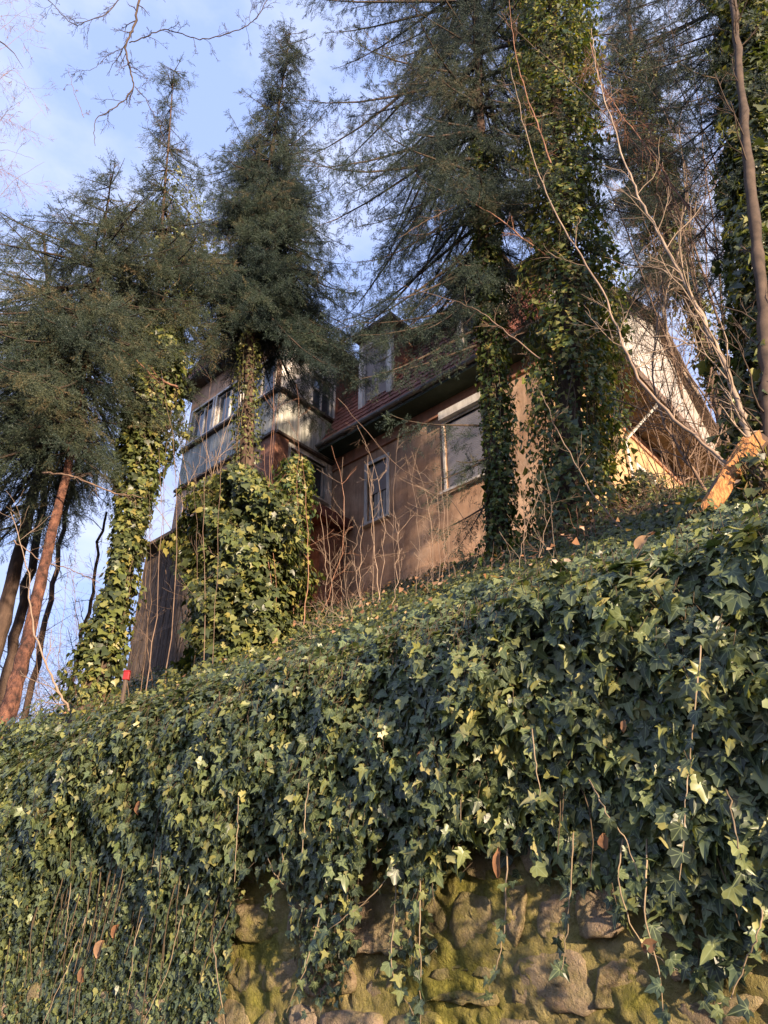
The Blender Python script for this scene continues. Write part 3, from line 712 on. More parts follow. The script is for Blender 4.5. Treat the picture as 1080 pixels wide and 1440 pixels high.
    for k, (_, P) in enumerate(spots):
        if k < 295:
            o = bpy.data.objects.new('roof_tile', tme); COL.objects.link(o); o.parent = ro
            o.location = P - np.array(HOUSE.location) + nn * random.uniform(0, .008); o.rotation_euler = (random.gauss(0, .012), random.gauss(0, .012), random.gauss(0, .012))
        else: rest.add(np.array(tv) + P, tf)
    sub(rest, 'tile_courses', M_TILE, ro, 'stuff')
    # dormer
    du1, _ = uz(506, 530, -.2); du0, dz = uz(552, 520, -.2); _, zt = uz(530, 476, -.2)
    du1 = min(du1, ANX_U - .03); zb = ZE + .45; zt = 17.15
    fr = FRONT(-.25)
    d = MB(); d.box(fr, du0, du0 + .16, zb, zt, -1.3, 0); d.box(fr, du1 - .16, du1, zb, zt, -1.3, 0); d.box(fr, du0 + .16, du1 - .16, zb, zb + .42, -1.3, -.002); d.box(fr, du0 + .16, du1 - .16, zt - .25, zt, -1.3, -.002)
    do = d.build('dormer', M_WHITE, HOUSE, label='white dormer with a dull blind behind its window')
    g = MB(); g.box(fr, du0 + .16, du1 - .16, zb + .42, zt - .25, -.10, -.08); sub(g, 'pane', M_BLIND, do)
    g = MB(); 
    for (x0, x1, y0, y1) in ((du0 + .16, du0 + .23, zb + .42, zt - .25), (du1 - .23, du1 - .16, zb + .42, zt - .25), (du0 + .23, du1 - .23, zt - .32, zt - .25), (du0 + .23, du1 - .23, zb + .42, zb + .5)): g.box(fr, x0, x1, y0, y1, -.08, -.03)
    sub(g, 'window_frame', M_WHITE, do)
    g = MB(); g.box(fr, du0 - .28, du1 + .02, zt + .002, zt + .09, -1.6, .32); g.box(fr, du0 - .26, du1 + .02, zt + .09, zt + .16, -1.6, .30); sub(g, 'dormer_roof', M_DARKWOOD, do)
    g = MB(); g.box(fr, du0 - .03, du0 - .002, zb, zt, -1.3, -.12); sub(g, 'cheek', M_BRICK, do)
    # second dormer further along, mostly behind the spruce
    fr = FRONT(-.25)
    for (q0, q1) in ((1.0, 2.3),):
        d = MB(); d.box(fr, q0, q0 + .14, zb, zt, -1.3, 0); d.box(fr, q1 - .14, q1, zb, zt, -1.3, 0); d.box(fr, q0 + .14, q1 - .14, zb, zb + .42, -1.3, -.002); d.box(fr, q0 + .14, q1 - .14, zt - .25, zt, -1.3, -.002)
        do = d.build('dormer', M_WHITE, HOUSE, label='white dormer mostly hidden by spruce branches')
        g = MB(); g.box(fr, q0 + .14, q1 - .14, zb + .42, zt - .25, -.10, -.08); sub(g, 'pane', M_GLASS, do)
        g = MB(); g.box(fr, q0 - .25, q1 + .25, zt + .002, zt + .14, -1.6, .32); sub(g, 'dormer_roof', M_DARKWOOD, do)
    # ---- veranda bay
    BS = SIDE(ANX_U)
    holes_r = [(-1.62, -.30, 12.12, 13.25), (-.95, -.12, 15.05, 16.35)]
    m = MB(); holes_wall(m, BS, ANX_V + .34, 0, 10.9, 17.3, holes_r); m.build('bay_side', M_WHITE, HOUSE, label='whitewashed side of the veranda bay')
    m = MB(); m.quad(hp(ANX_U, ANX_V, 6), hp(ANX_U, 0, 6), hp(ANX_U, 0, 10.898), hp(ANX_U, ANX_V, 10.898)); m.build('bay_wall', M_PLASTER, HOUSE)
    m = MB(); m.quad(hp(ANX_U, 0, ZE + .2), hp(ANX_U, 1.2, ZE + .2), hp(ANX_U, 1.2, 17.3), hp(ANX_U, 0, 17.3)); m.build('bay_side', M_TILE, HOUSE, label='tile hung cheek between the bay and the roof')
    window(BS, -1.62, -.30, 12.12, 13.25, 3, 1, casing=.05, bar=.045); window(BS, -.95, -.12, 15.05, 16.35, 2, 2, casing=.08)
    g = MB(); g.box(BS, ANX_V + .001, ANX_V + .42, 6, 13.5, .001, .045); g.box(FRONT(ANX_V), ANX_U - .04, ANX_U + .55, 6, 13.5, .001, .045); g.build('corner_pillar', M_BRICK, HOUSE)
    # board cladding of the bay between the storeys
    def boards(fr, a0, a1, z0, z1, w_, mat, d0=.004, d1=.03, skip=None):
        a = a0; k = 0
        while a < a1 - .02:
            b = min(a + w_, a1); j = random.uniform(-.012, .012)
            if not skip or not skip(a): 
                g = MB(); g.box(fr, a + .006, b - .006, z0 + j, z1 + j * .6, d0, d1 + random.uniform(0, .012)); g.build('board', mat, HOUSE)
            a = b; k += 1
    m = MB(); m.quad(hp(ANX_U, ANX_V, 10.9), hp(ANX_U, ANX_V + .34, 10.9), hp(ANX_U, ANX_V + .34, 17.3), hp(ANX_U, ANX_V, 17.3)); m.build('bay_post', M_WHITE, HOUSE)
    boards(BS, ANX_V, 0, 13.52, 14.85, .17, M_GREENBOARD)
    g = MB(); g.box(BS, ANX_V - .05, 0, 13.42, 13.50, .002, .12); g.build('drip_board', M_DARKWOOD, HOUSE); g = MB(); g.box(BS, ANX_V - .05, 0, 14.87, 14.95, .002, .16); g.build('drip_board', M_DARKWOOD, HOUSE)
    g = MB(); g.box(BS, -.30 + .06, -.04, 11.0, 13.38, .004, .035); g.build('board_panel', M_WHITE, HOUSE)
    FA = FRONT(ANX_V)
    hf = [(ANX_U + 1.0, ANX_U + 2.3, 11.6, 13.0), (ANX_U + 2.9, ANX_U + 4.1, 11.6, 13.0), (ANX_U + .3, ANX_U + 1.7, 15.1, 16.4), (ANX_U + 1.9, ANX_U + 3.1, 15.1, 16.4), (ANX_U + 3.3, ANX_U + 4.4, 15.1, 16.4)]
    m = MB(); holes_wall(m, FA, ANX_U, ANX_E, 6, 17.3, hf); m.build('bay_wall', M_PLASTER, HOUSE, label='front of the veranda bay facing downhill')
    for h in hf: window(FA, *h, 2, 1, casing=.07)
    boards(FA, ANX_U + .02, ANX_E, 13.52, 14.85, .17, M_GREENBOARD)
    g = MB(); g.box(FA, ANX_U, ANX_E + .05, 13.42, 13.50, .002, .12); g.build('drip_board', M_DARKWOOD, HOUSE); g = MB(); g.box(FA, ANX_U, ANX_E + .05, 14.87, 14.95, .002, .16); g.build('drip_board', M_DARKWOOD, HOUSE)
    # bay roof
    m = MB(); m.box(FA, ANX_U - .45, ANX_E + .45, 17.3, 17.42, -3.5, .5); m.build('bay_eaves', M_DARKWOOD, HOUSE)
    m = MB(); uc = (ANX_U + ANX_E) / 2
    for (ua, ub) in ((ANX_U - .45, uc), (ANX_E + .45, uc)):
        m.hexa([hp(ua, -2.6, 17.43), hp(ub, -2.0, 19.6), hp(ub, 6, 19.6), hp(ua, 4, 17.43), hp(ua, -2.65, 17.5), hp(ub, -2.05, 19.7), hp(ub, 6, 19.7), hp(ua, 4, 17.5)])
    m.add([hp(ANX_U - .45, -2.62, 17.43), hp(ANX_E + .45, -2.62, 17.43), hp(uc, -2.02, 19.6)], [(0, 1, 2)])
    m.build('bay_roof', M_TILE, HOUSE)
    # porch with a sheet roof against the bay
    PF = SIDE(6.55)
    m = MB(); m.box(PF, -.85, -.02, 8, 10.98, -.53, 0); m.build('porch_wall', M_BRICK, HOUSE, label='orange brick porch wall in the corner')
    m = MB(); m.box(PF, ANX_V - .1, -.02, 11.0, 11.12, -.54, .32); m.box(PF, ANX_V - .1, -.02, 11.12, 11.30, .26, .32); m.build('porch_roof', M_REDTRIM, HOUSE)
    # timber lean-to below the bay
    FL = FRONT(-3.6); LU0, LU1 = 6.6, 10.15
    for sfr, a0, a1 in ((FL, LU0, LU1),):
        boards(sfr, a0, a1, 7.9, 10.15, .13, M_DARKWOOD, 0, .03); boards(sfr, a0 + .1, a1 - .05, 6.2, 7.8, .15, M_DARKWOOD, 0, .03, lambda a: random.random() < .12)
    boards((hp(LU1, 0, 0), NV, UV), -3.6, ANX_V, 7.9, 10.15, .14, M_DARKWOOD, 0, .03)
    boards(SIDE(LU0), -3.6, ANX_V, 7.9, 10.15, .14, M_DARKWOOD, 0, .03)
    m = MB(); m.hexa([hp(u, v, z + d) for d in (0, .09) for u, v, z in ((LU0 - .25, -3.95, 10.18), (LU1 + .3, -3.95, 10.18), (LU1 + .3, ANX_V - .01, 10.75), (LU0 - .25, ANX_V - .01, 10.75))]); m.build('lean_to_roof', M_DARKWOOD, HOUSE)
    for u in (LU0 + .1, LU0 + 1.8, LU1 - .15):
        m = MB(); m.box(FL, u, u + .13, 5.6, 7.9, -.15, -.02); m.build('post', M_DARKWOOD, HOUSE)
    m = MB(); m.box(FL, LU0, LU1, 7.8, 7.9, -1.4, .04); m.build('lean_to_floor', M_DARKWOOD, HOUSE)
    # downpipe on the yellow wall
    v, _ = 4.1, 0
    m = MB(); m.tube([hp(-1.12, 3.6, ZE + .0), hp(-1.05, 3.6, ZE - .15), hp(-.12, 3.6, ZE - .75), hp(-.09, 3.6, ZE - .95), hp(-.09, 3.6, 8.6)], .045, 8); m.build('downpipe', M_PIPE, HOUSE, smooth=True)
    m = MB()
    m.box(FRONT(-.01), -.02, ANX_U, 6, 9.15, .01, .04); m.build('plinth', M_PLASTER, HOUSE)
build_house()

# ------------------------------------------------------------------ trees
def smooth_path(rows, n=40, jit=.0, r=rng):
    P = np.array([at(x, y, D) for x, y, D in rows]); t = np.linspace(0, len(P) - 1, n)
    c = np.stack([np.interp(t, range(len(P)), P[:, a]) for a in range(3)], 1)
    for _ in range(4): c[1:-1] = c[:-2] * .25 + c[1:-1] * .5 + c[2:] * .25
    if jit: c[1:-1] += r.normal(0, jit, (n - 2, 3))
    return c
def extend_down(c, depth=.3):
    """continue a trunk straight to below the ground"""
    b = c[0]; p, s = float(b @ NV), float(b @ UV); zt = float(terr(p, s)) - depth
    if b[2] > zt:
        d = unit(c[0] - c[2]); d = d / max(-d[2], .2) if d[2] < 0 else -UP; k = b[2] - zt
        c = np.concatenate([[b + d * k, b + d * k * .5], c])
    return c
def trunk_of(rows, r0, r1, mat, root, name='trunk', r=rng, knots=True, n=40):
    c = extend_down(smooth_path(rows, n, .006, r)); m = len(c); k = 14
    th = np.arange(k) * 2 * math.pi / k; T = unit(np.gradient(c, axis=0)); A = unit(np.cross(T, [.2, 1, .1])); B = np.cross(T, A)
    t = np.linspace(0, 1, m); rad = r0 + (r1 - r0) * t; rad[:4] *= np.array([1.5, 1.32, 1.15, 1.06])
    rr = rad[:, None] * (1 + .07 * np.sin(3 * th[None] + t[:, None] * 9) + r.normal(0, .035, (m, k)) + .22 * fbm(t[:, None] * 26 + 3, np.arange(k)[None] * .8, 3))
    V = c[:, None] + rr[..., None] * (np.cos(th)[None, :, None] * A[:, None] + np.sin(th)[None, :, None] * B[:, None])
    i = np.arange(m - 1)[:, None] * k; j = np.arange(k)[None]; j2 = (j + 1) % k
    F = np.stack([i + j, i + j2, i + j2 + k, i + j + k], -1).reshape(-1, 4)
    return mesh(name, rel(V, root), F, mat, root, smooth=True), c
def needle_mat(name, stops):
    m, t, b = newmat(name)
    at_ = t.nodes.new('ShaderNodeAttribute'); at_.attribute_type = 'INSTANCER'; at_.attribute_name = 'tone'
    oi = t.nodes.new('ShaderNodeObjectInfo')
    f = mth(t, 'ADD', mth(t, 'MULTIPLY', at_.outputs['Fac'], .75), mth(t, 'MULTIPLY', oi.outputs['Random'], .25))
    col = ramp(t, f, stops); t.links.new(col, b.inputs['Base Color']); b.inputs['Roughness'].default_value = .5; b.inputs['Specular IOR Level'].default_value = .35
    return m
M_NEEDLE = needle_mat('spruce_needles', [(.05, (.015, .028, .026)), (.45, (.028, .048, .038)), (.75, (.055, .078, .047)), (1, (.15, .11, .058))])
M_NEEDLE_B = needle_mat('spruce_needles_olive', [(.05, (.019, .033, .026)), (.45, (.038, .057, .038)), (.75, (.075, .09, .047)), (1, (.19, .13, .065))])
def spray_objects():
    out = []
    for v, m_ in enumerate((M_NEEDLE, M_NEEDLE, M_NEEDLE_B, M_NEEDLE_B)):
        r = np.random.default_rng(300 + v); ax = np.array([0, 0, 1.0]); S = [np.zeros(3), ax * .14 + r.normal(0, .008, 3)]; E = [S[1], ax * .30 + r.normal(0, .02, 3)]
        for k in range(6):
            b = ax * (.03 + .035 * k); a = (k % 2) * math.pi + r.normal(0, .35); d = unit(ax * .85 + np.array([math.cos(a), math.sin(a), 0]) * .8); l_ = .15 - .013 * k
            S.append(b); E.append(b + d * l_ * r.uniform(.7, 1.15))
        S, E = np.array(S), np.array(E); V, F, A = needles(S, E, 230, .024, .0052, r, np.zeros(len(S)))
        me = bpy.data.meshes.new('needle_spray'); me.from_pydata([tuple(q) for q in V.tolist()], [], [tuple(q) for q in F.tolist()]); me.materials.append(m_); me.update()
        out.append(bpy.data.objects.new('needle_spray', me))
    return out
def crown_nodes(obs):
    ng = bpy.data.node_groups.new('needle_sprays', 'GeometryNodeTree')
    ng.interface.new_socket('Geometry', in_out='INPUT', socket_type='NodeSocketGeometry'); ng.interface.new_socket('Geometry', in_out='OUTPUT', socket_type='NodeSocketGeometry')
    n = ng.nodes.new; l = ng.links.new; gi = n('NodeGroupInput'); go = n('NodeGroupOutput'); ip = n('GeometryNodeInstanceOnPoints'); gg = n('GeometryNodeGeometryToInstance')
    for o in obs:
        oi = n('GeometryNodeObjectInfo'); oi.inputs['Object'].default_value = o; oi.inputs['As Instance'].default_value = False; l(oi.outputs['Geometry'], gg.inputs[0])
    ip.inputs['Pick Instance'].default_value = True
    def na(name, ty):
        a = n('GeometryNodeInputNamedAttribute'); a.data_type = ty; a.inputs['Name'].default_value = name; return a.outputs['Attribute']
    l(gi.outputs[0], ip.inputs['Points']); l(gg.outputs[0], ip.inputs['Instance'])
    e = n('FunctionNodeEulerToRotation'); l(na('rot', 'FLOAT_VECTOR'), e.inputs[0]); l(e.outputs[0], ip.inputs['Rotation']); l(na('size', 'FLOAT'), ip.inputs['Scale']); l(ip.outputs[0], go.inputs[0])
    return ng
def crown_object(P, D, size, tone, ng, root, mat, r):
    P = rel(P, root); me = bpy.data.meshes.new('crown'); me.vertices.add(len(P)); me.vertices.foreach_set('co', P.astype(np.float32).ravel())
    D = unit(D); th = np.arccos(np.clip(D[:, 2], -1, 1)); az = np.arctan2(D[:, 1], D[:, 0]); sp = r.uniform(0, 2 * math.pi, len(P))
    # euler XYZ of Rz(az) Ry(th) Rz(spin)
    ca, sa, ct, st, cs, ss_ = np.cos(az), np.sin(az), np.cos(th), np.sin(th), np.cos(sp), np.sin(sp)
    r00 = ca * ct * cs - sa * ss_; r10 = sa * ct * cs + ca * ss_; r20 = -st * cs; r21 = st * ss_; r22 = ct
    ey = np.arcsin(np.clip(-r20, -1, 1)); ex = np.arctan2(r21, r22); ez = np.arctan2(r10, r00)
    for nm, ty, key, val in (('rot', 'FLOAT_VECTOR', 'vector', np.stack([ex, ey, ez], 1)), ('size', 'FLOAT', 'value', size), ('tone', 'FLOAT', 'value', tone)):
        a = me.attributes.new(nm, ty, 'POINT'); a.data.foreach_set(key, np.asarray(val, np.float32).ravel())
    me.materials.append(mat); me.update(); o = bpy.data.objects.new('crown', me); COL.objects.link(o); o.parent = root
    md = o.modifiers.new('needles', 'NODES'); md.node_group = ng; o['kind'] = 'stuff'; return o
def needles(S, E, dens, ln, wd, r, rv):
    """needle triangles round each twig segment"""
    Lg = np.linalg.norm(E - S, axis=1); cnt = np.maximum((Lg * dens).astype(int), 2); idx = np.repeat(np.arange(len(S)), cnt); n = len(idx)
    t = r.random(n)[:, None]; B = S[idx] + (E[idx] - S[idx]) * t; T = unit(E - S)[idx]
    rd = r.normal(0, 1, (n, 3)); rd = unit(rd - (rd * T).sum(1, keepdims=True) * T)
    d = unit(T * .8 + rd); tipp = B + d * (ln * r.uniform(.75, 1.2, (n, 1))); w_ = unit(np.cross(d, r.normal(0, 1, (n, 3)))) * wd / 2
    V = np.stack([B - w_, B + w_, tipp], 1).reshape(-1, 3); F = np.arange(3 * n).reshape(-1, 3)
    A = np.zeros((3 * n, 3)); A[:, 2] = np.repeat(np.clip(rv[idx] + r.normal(0, .05, n), 0, .999), 3)
    return V, F, A
SPRAYS = spray_objects(); NG_DARK = crown_nodes(SPRAYS[:2]); NG_OLIVE = crown_nodes(SPRAYS[2:])
def spruce(label, rows, r0, r1, crown, nb, seed, droop=.35, dens=34, gap=.11, mat=None, bark=None, group='spruces on the bank', ln=.046, wd=.019, sub_len=.27, extra=None, asc=0., spire=None):
    r = np.random.default_rng(seed)
    b0 = at(*rows[0]); root = empty('spruce_tree', label, 'tree', (float(b0[0]), float(b0[1]), float(terr(b0 @ NV, b0 @ UV))), group)
    tr, c = trunk_of(rows, r0, r1, bark or M_BARK, root, r=r)
    pc = proj(c); ys = pc[:, 1]
    cy = np.array([q[0] for q in crown], float); o = np.argsort(cy); cy = cy[o]; xl = np.array([q[1] for q in crown], float)[o]; xr = np.array([q[2] for q in crown], float)[o]
    tb = TB(); SS, EE, RV = [], [], []
    wts = (np.maximum(xr - xl, 10) ** .6)
    yy = np.linspace(cy[0], cy[-1], 400); ww = np.interp(yy, cy, wts); cdf = np.cumsum(ww); cdf /= cdf[-1]
    inner = nb // 3
    for b in range(-inner, nb + (len(extra) if extra else 0)):
        if b < nb:
            y = np.interp((b + r.random()) / nb, cdf, yy) if b >= 0 else r.uniform(yy[0] + 5, yy[-1])
            wh = int((y - yy[0]) / 30.0)
            if b >= 0: y = float(np.clip(yy[0] + (wh + .5) * 30 + r.normal(0, 5.5), yy[0] + 2, yy[-1]))
            i = int(np.argmin(np.abs(ys - y))); st = c[i]; k = kscale(st); x0 = pc[i, 0]
            Rl = max((x0 - np.interp(y, cy, xl)) * k, .12); Rr = max((np.interp(y, cy, xr) - x0) * k, .12)
            ph = wh * 2.1 + int(r.integers(0, 7)) * .8976 + r.normal(0, .16); cx = math.cos(ph); mean = min(Rl, Rr) * .6 + max(Rl, Rr) * .4
            Lb = (Rr if cx > 0 else Rl) * abs(cx) + mean * .85 * abs(math.sin(ph)); Lb *= r.uniform(.5, 1.25) if b >= 0 else r.uniform(.2, .45)
            hd = np.array([cx, math.sin(ph), 0]); top = (y - cy[0]) / (cy[-1] - cy[0])
            el = asc + (.55 - .75 * min(top * 2.2, 1)) + r.normal(0, .12)
            dr = droop * (.4 + .8 * min(top * 1.6, 1))
        else:
            (ya, xe, ye, De) = extra[b - nb]; i = int(np.argmin(np.abs(ys - ya))); st = c[i]; en = at(xe, ye, De); v_ = en - st
            Lb = float(np.linalg.norm(v_[:2])); hd = np.array([v_[0], v_[1], 0]) / max(Lb, 1e-3); el = math.atan2(v_[2], Lb) * .9; dr = droop * .5
        Lb = max(Lb, .15); m = 7; t = np.linspace(0, 1, m); side = np.array([-hd[1], hd[0], 0]); bend = r.normal(0, .1)
        zc = Lb * (math.tan(el) * t - dr * t ** 1.4 * (1.15 - .35 * t ** 2) * 1.2 + .12 * t ** 3)
        pts = st + hd * (t * Lb)[:, None] + UP * zc[:, None] + side * (bend * Lb * t ** 2)[:, None]
        tb.add(pts, np.linspace(.008 + .011 * Lb, .004, m), 4)
        # twigs to both sides, hanging
        nt_ = max(int(Lb / gap), 3); tt = np.sort(r.uniform(.12, 1, nt_ * 2)); sg = np.where(r.random(len(tt)) < .5, -1, 1)
        Bp = np.stack([np.interp(tt, t, pts[:, a]) for a in range(3)], 1); Td = unit(pts[-1] - pts[-3]); 
        tl = (.34 * Lb * (1 - tt) ** .8 + .13) * r.uniform(.5, 1.15, len(tt)); tl = np.minimum(tl, .75)
        dv = unit(hd * .75 + side * (sg * .8)[:, None] - UP * (.2 + droop * r.uniform(.4, 2.2, len(tt)))[:, None] + r.normal(0, .12, (len(tt), 3)))
        Mid = Bp + dv * (tl * .5)[:, None]; dv2 = unit(dv - UP * droop * .7); En = Mid + dv2 * (tl * .5)[:, None]
        tb.segs(Bp[::2], Mid[::2], .004, .002)
        cut = tt > .0
        rv = np.full(len(tt), r.random()) * .75 + r.random(len(tt)) * .25
        SS += [Bp, Mid]; EE += [Mid, En]; RV += [rv, rv]
        # leader twig
        SS.append(pts[3:-1]); EE.append(pts[4:]); RV.append(np.full(m - 4, rv.mean()))
        # side shoots of twigs
        ns = (tl / .22 + r.random(len(tl)) * .8).astype(int); ii = np.repeat(np.arange(len(tt)), ns); u_ = r.uniform(.1, 1, len(ii))[:, None]
        Bs = Bp[ii] + (En[ii] - Bp[ii]) * u_; ds = unit(dv2[ii] * .8 + r.normal(0, .55, (len(ii), 3)) - UP * .3 * droop)
        Es = Bs + ds * (sub_len * (1.1 - .6 * u_[:, 0]) * r.uniform(.5, 1.2, len(ii)))[:, None]
        SS.append(Bs); EE.append(Es); RV.append(np.clip(rv[ii] + .1 * u_[:, 0], 0, .99))
    if spire:
        k = [i for i in range(len(c)) if ys[i] < spire]; 
        if len(k) > 1: SS.append(c[k[:-1]]); EE.append(c[k[1:]]); RV.append(np.full(len(k) - 1, .6))
    S, E, rv = np.concatenate(SS), np.concatenate(EE), np.concatenate(RV)
    Ls = np.linalg.norm(E - S, axis=1); cnt = np.maximum(np.round(Ls / (.335 * (32 / dens)) + r.uniform(-.5, .5, len(Ls))).astype(int), 0); idx = np.repeat(np.arange(len(S)), cnt); n = len(idx)
    t = r.random(n)[:, None]; P = S[idx] + (E - S)[idx] * t; D = unit(E - S)[idx] + r.normal(0, .28, (n, 3)) - UP * .25 * droop
    crown_object(P, D, r.uniform(.6, 1.15, n), np.clip(rv[idx] + r.normal(0, .06, n), 0, 1), NG_OLIVE if mat is M_NEEDLE_B else NG_DARK, root, mat or M_NEEDLE, r)
    tb.build('branches', M_BOUGH, root, kind='stuff')
    return root, c

def ivy_column(label, rows, n, seed, mat=M_IVY2, size=.062, group=None, name='climbing_ivy', clump=.3, lowdens=1.0, cat='ivy', noise_k=1.0):
    """rows: (px, py, D, half width px)"""
    r = np.random.default_rng(seed); C = np.array([at(x, y, D) for x, y, D, h in rows]); H = np.array([h * kscale(p) for (x, y, D, h), p in zip(rows, C)])
    b = C[0]; root = empty(name, label, cat, (float(b[0]), float(b[1]), float(b[2])), group)
    seg = np.linalg.norm(np.diff(C, axis=0), axis=1); cum = np.concatenate([[0], np.cumsum(seg)])
    fine = np.linspace(0, cum[-1], 300); wf = np.interp(fine, cum, np.maximum(H, .05)); wf[: 60] *= lowdens; cdf = np.cumsum(wf); cdf /= cdf[-1]
    d = np.interp(r.random(n), cdf, fine); th = r.uniform(0, 2 * math.pi, n)
    # favour the side seen from the road a little
    Cc = np.stack([np.interp(d, cum, C[:, a]) for a in range(3)], 1); Hh = np.interp(d, cum, H)
    e1 = np.array([1.0, 0, 0]); e2 = np.array([0, 1.0, 0]); rad = np.cos(th)[:, None] * e1 + np.sin(th)[:, None] * e2
    ns = nz(th * 1.6 + 1, d * 1.5 * noise_k, seed) + .7 * nz(th * 3.3, d * 4.1 * noise_k, seed + 2)
    f = (.78 + clump * ns); rr = Hh * np.clip(f, .25, 1.6) * (1 - .55 * r.random(n) ** 2.2)
    keep = r.random(n) < np.clip(.75 + .9 * ns, .22, 1)
    P = Cc + rad * rr[:, None]; P += r.normal(0, .02, P.shape)
    nrm = rad + UP * .45 + r.normal(0, .45, (n, 3)); tip = -UP + rad * .25 + r.normal(0, .35, (n, 3))
    sz = np.clip(r.lognormal(math.log(size), .28, n), size * .45, size * 1.9)
    M = frames(nrm, tip, r.normal(0, .4, n)); rnd = np.clip(.42 + .33 * nz(th * 2, d * 2.3, seed + 5) + r.normal(0, .24, n), 0, .999)
    k = keep
    templ = TEMPL if size > .09 else (TMID if seed in (31, 38, 39) else TSMALL)
    fo = leaf_obj('foliage', P[k], M[k], sz[k], templ, mat, root, r, rnd[k]); tag(fo, kind='stuff')
    tb = TB(); q = np.where(k)[0][: n // 4]; q = q[::3]; tb.segs(Cc[q] + rad[q] * (rr[q] * .55)[:, None] - UP * .08, P[q], .003, .0012)
    for _ in range(14):                  # rooted stems creeping up
        a = r.uniform(0, 6.28); t = np.linspace(0, cum[-1] * r.uniform(.5, 1), 26); cc = np.stack([np.interp(t, cum, C[:, j]) for j in range(3)], 1); hh = np.interp(t, cum, H)
        aa = a + np.cumsum(r.normal(0, .15, 26)); tb.add(cc + (np.cos(aa)[:, None] * e1 + np.sin(aa)[:, None] * e2) * (hh * r.uniform(.3, .6))[:, None], np.linspace(.012, .004, 26), 4)
    tb.build('stems', M_STEM, root, kind='stuff')
    return root
IG = 'ivy climbing the tree trunks'

# left trees
spruce('leaning spruce with bare reddish trunk at the left end of the bank', [(8, 1010, 8.6), (35, 920, 8.8), (60, 800, 9), (88, 690, 9.2), (108, 600, 9.3), (125, 470, 9.4), (145, 350, 9.5), (156, 245, 9.6)], .098, .01,
       [(245, 146, 168), (290, 85, 190), (340, 40, 225), (400, 0, 240), (470, -40, 235), (560, -60, 210), (630, -50, 150)], 210, 21, droop=.45, mat=M_NEEDLE_B, bark=M_BARK_RED, dens=30)
spruce('dark spruce behind the leaning trunk, crown cut by the left edge', [(-20, 960, 12), (10, 850, 12), (40, 720, 12), (60, 640, 12), (70, 520, 12), (70, 420, 12), (60, 330, 12)], .14, .03,
       [(330, 40, 75), (380, -20, 110), (450, -70, 130), (560, -80, 140), (660, -80, 110), (740, -60, 60)], 150, 22, droop=.5, dens=24, gap=.14)
spruce('tall slim spruce with ivied trunk rising between the two other spires', [(128, 985, 9.2), (150, 900, 9.3), (172, 800, 9.5), (190, 690, 9.8), (210, 560, 10.2), (222, 420, 10.6), (232, 260, 10.8), (245, 100, 11)], .15, .01,
       [(92, 238, 252), (125, 214, 266), (160, 222, 262), (200, 214, 266), (240, 215, 285), (300, 190, 320), (380, 165, 330), (450, 160, 310), (500, 170, 280)], 190, 23, droop=.4, mat=M_NEEDLE_B, dens=32, gap=.11, spire=200)
spruce('dark spruce with the tallest spire standing before the veranda bay', [(338, 790, 12), (345, 690, 12), (350, 560, 12), (352, 440, 12.2), (368, 300, 12.4), (392, 150, 12.6), (408, 48, 12.8)], .17, .008,
       [(42, 396, 422), (58, 380, 436), (80, 380, 430), (130, 370, 425), (180, 345, 425), (230, 318, 440), (290, 310, 465), (350, 300, 482), (410, 292, 498), (445, 305, 485)], 420, 24, droop=.62, dens=40, gap=.10, spire=120,
       extra=[(250, 330, 118, 12), (260, 318, 190, 12.1), (230, 460, 150, 12.3), (300, 470, 255, 12.3), (220, 452, 130, 12.2), (170, 345, 120, 12.3)])
# centre-right
spruce('big spruce left of the ivy-clad twin, long boughs sweeping over the roof', [(702, 800, 10.2), (698, 700, 10.2), (690, 560, 10.3), (683, 400, 10.4), (676, 200, 10.6), (668, -40, 10.8), (662, -200, 11)], .19, .06,
       [(-160, 520, 800), (-20, 480, 810), (60, 475, 815), (130, 500, 790), (200, 470, 770), (260, 478, 760), (320, 490, 745), (370, 530, 740), (420, 575, 735)], 225, 25, droop=.6, dens=34, gap=.125,
       extra=[(400, 595, 470, 9.4), (650, 590, 665, 9.7), (660, 600, 690, 9.8), (640, 640, 640, 9.7), (700, 610, 735, 9.8), (690, 640, 790, 9.7), (600, 545, 560, 9.6), (430, 500, 420, 9.8), (420, 505, 450, 9.7), (460, 500, 520, 9.5), (470, 540, 500, 9.4)])
spruce('ivy-smothered spruce with the thickest trunk before the house corner', [(805, 800, 9.2), (803, 690, 9.2), (800, 560, 9.3), (795, 400, 9.4), (785, 200, 9.5), (775, -40, 9.7), (770, -220, 9.9)], .22, .08,
       [(-160, 640, 900), (-20, 690, 880), (100, 700, 880), (220, 700, 880), (330, 720, 880), (400, 740, 860)], 120, 26, droop=.5, dens=26, gap=.15, mat=M_NEEDLE_B)
spruce('spruce beside the white gable, half hidden by bare twigs', [(1030, 640, 12), (995, 500, 12), (950, 370, 12.2), (905, 200, 12.5), (885, 40, 12.8), (880, -60, 13)], .15, .04,
       [(-20, 840, 930), (60, 845, 945), (150, 845, 965), (240, 850, 975), (330, 860, 975), (400, 865, 975)], 260, 27, droop=.6, dens=44, gap=.12)
spruce('spruce at the right end with dark boughs against the sky', [(1085, 640, 6.4), (1075, 480, 6.4), (1066, 330, 6.4), (1050, 150, 6.5), (1040, 0, 6.6), (1035, -120, 6.7)], .10, .05,
       [(-100, 880, 1090), (0, 900, 1085), (100, 930, 1095), (250, 975, 1105), (420, 1000, 1120)], 170, 28, droop=.5, dens=36, gap=.16)

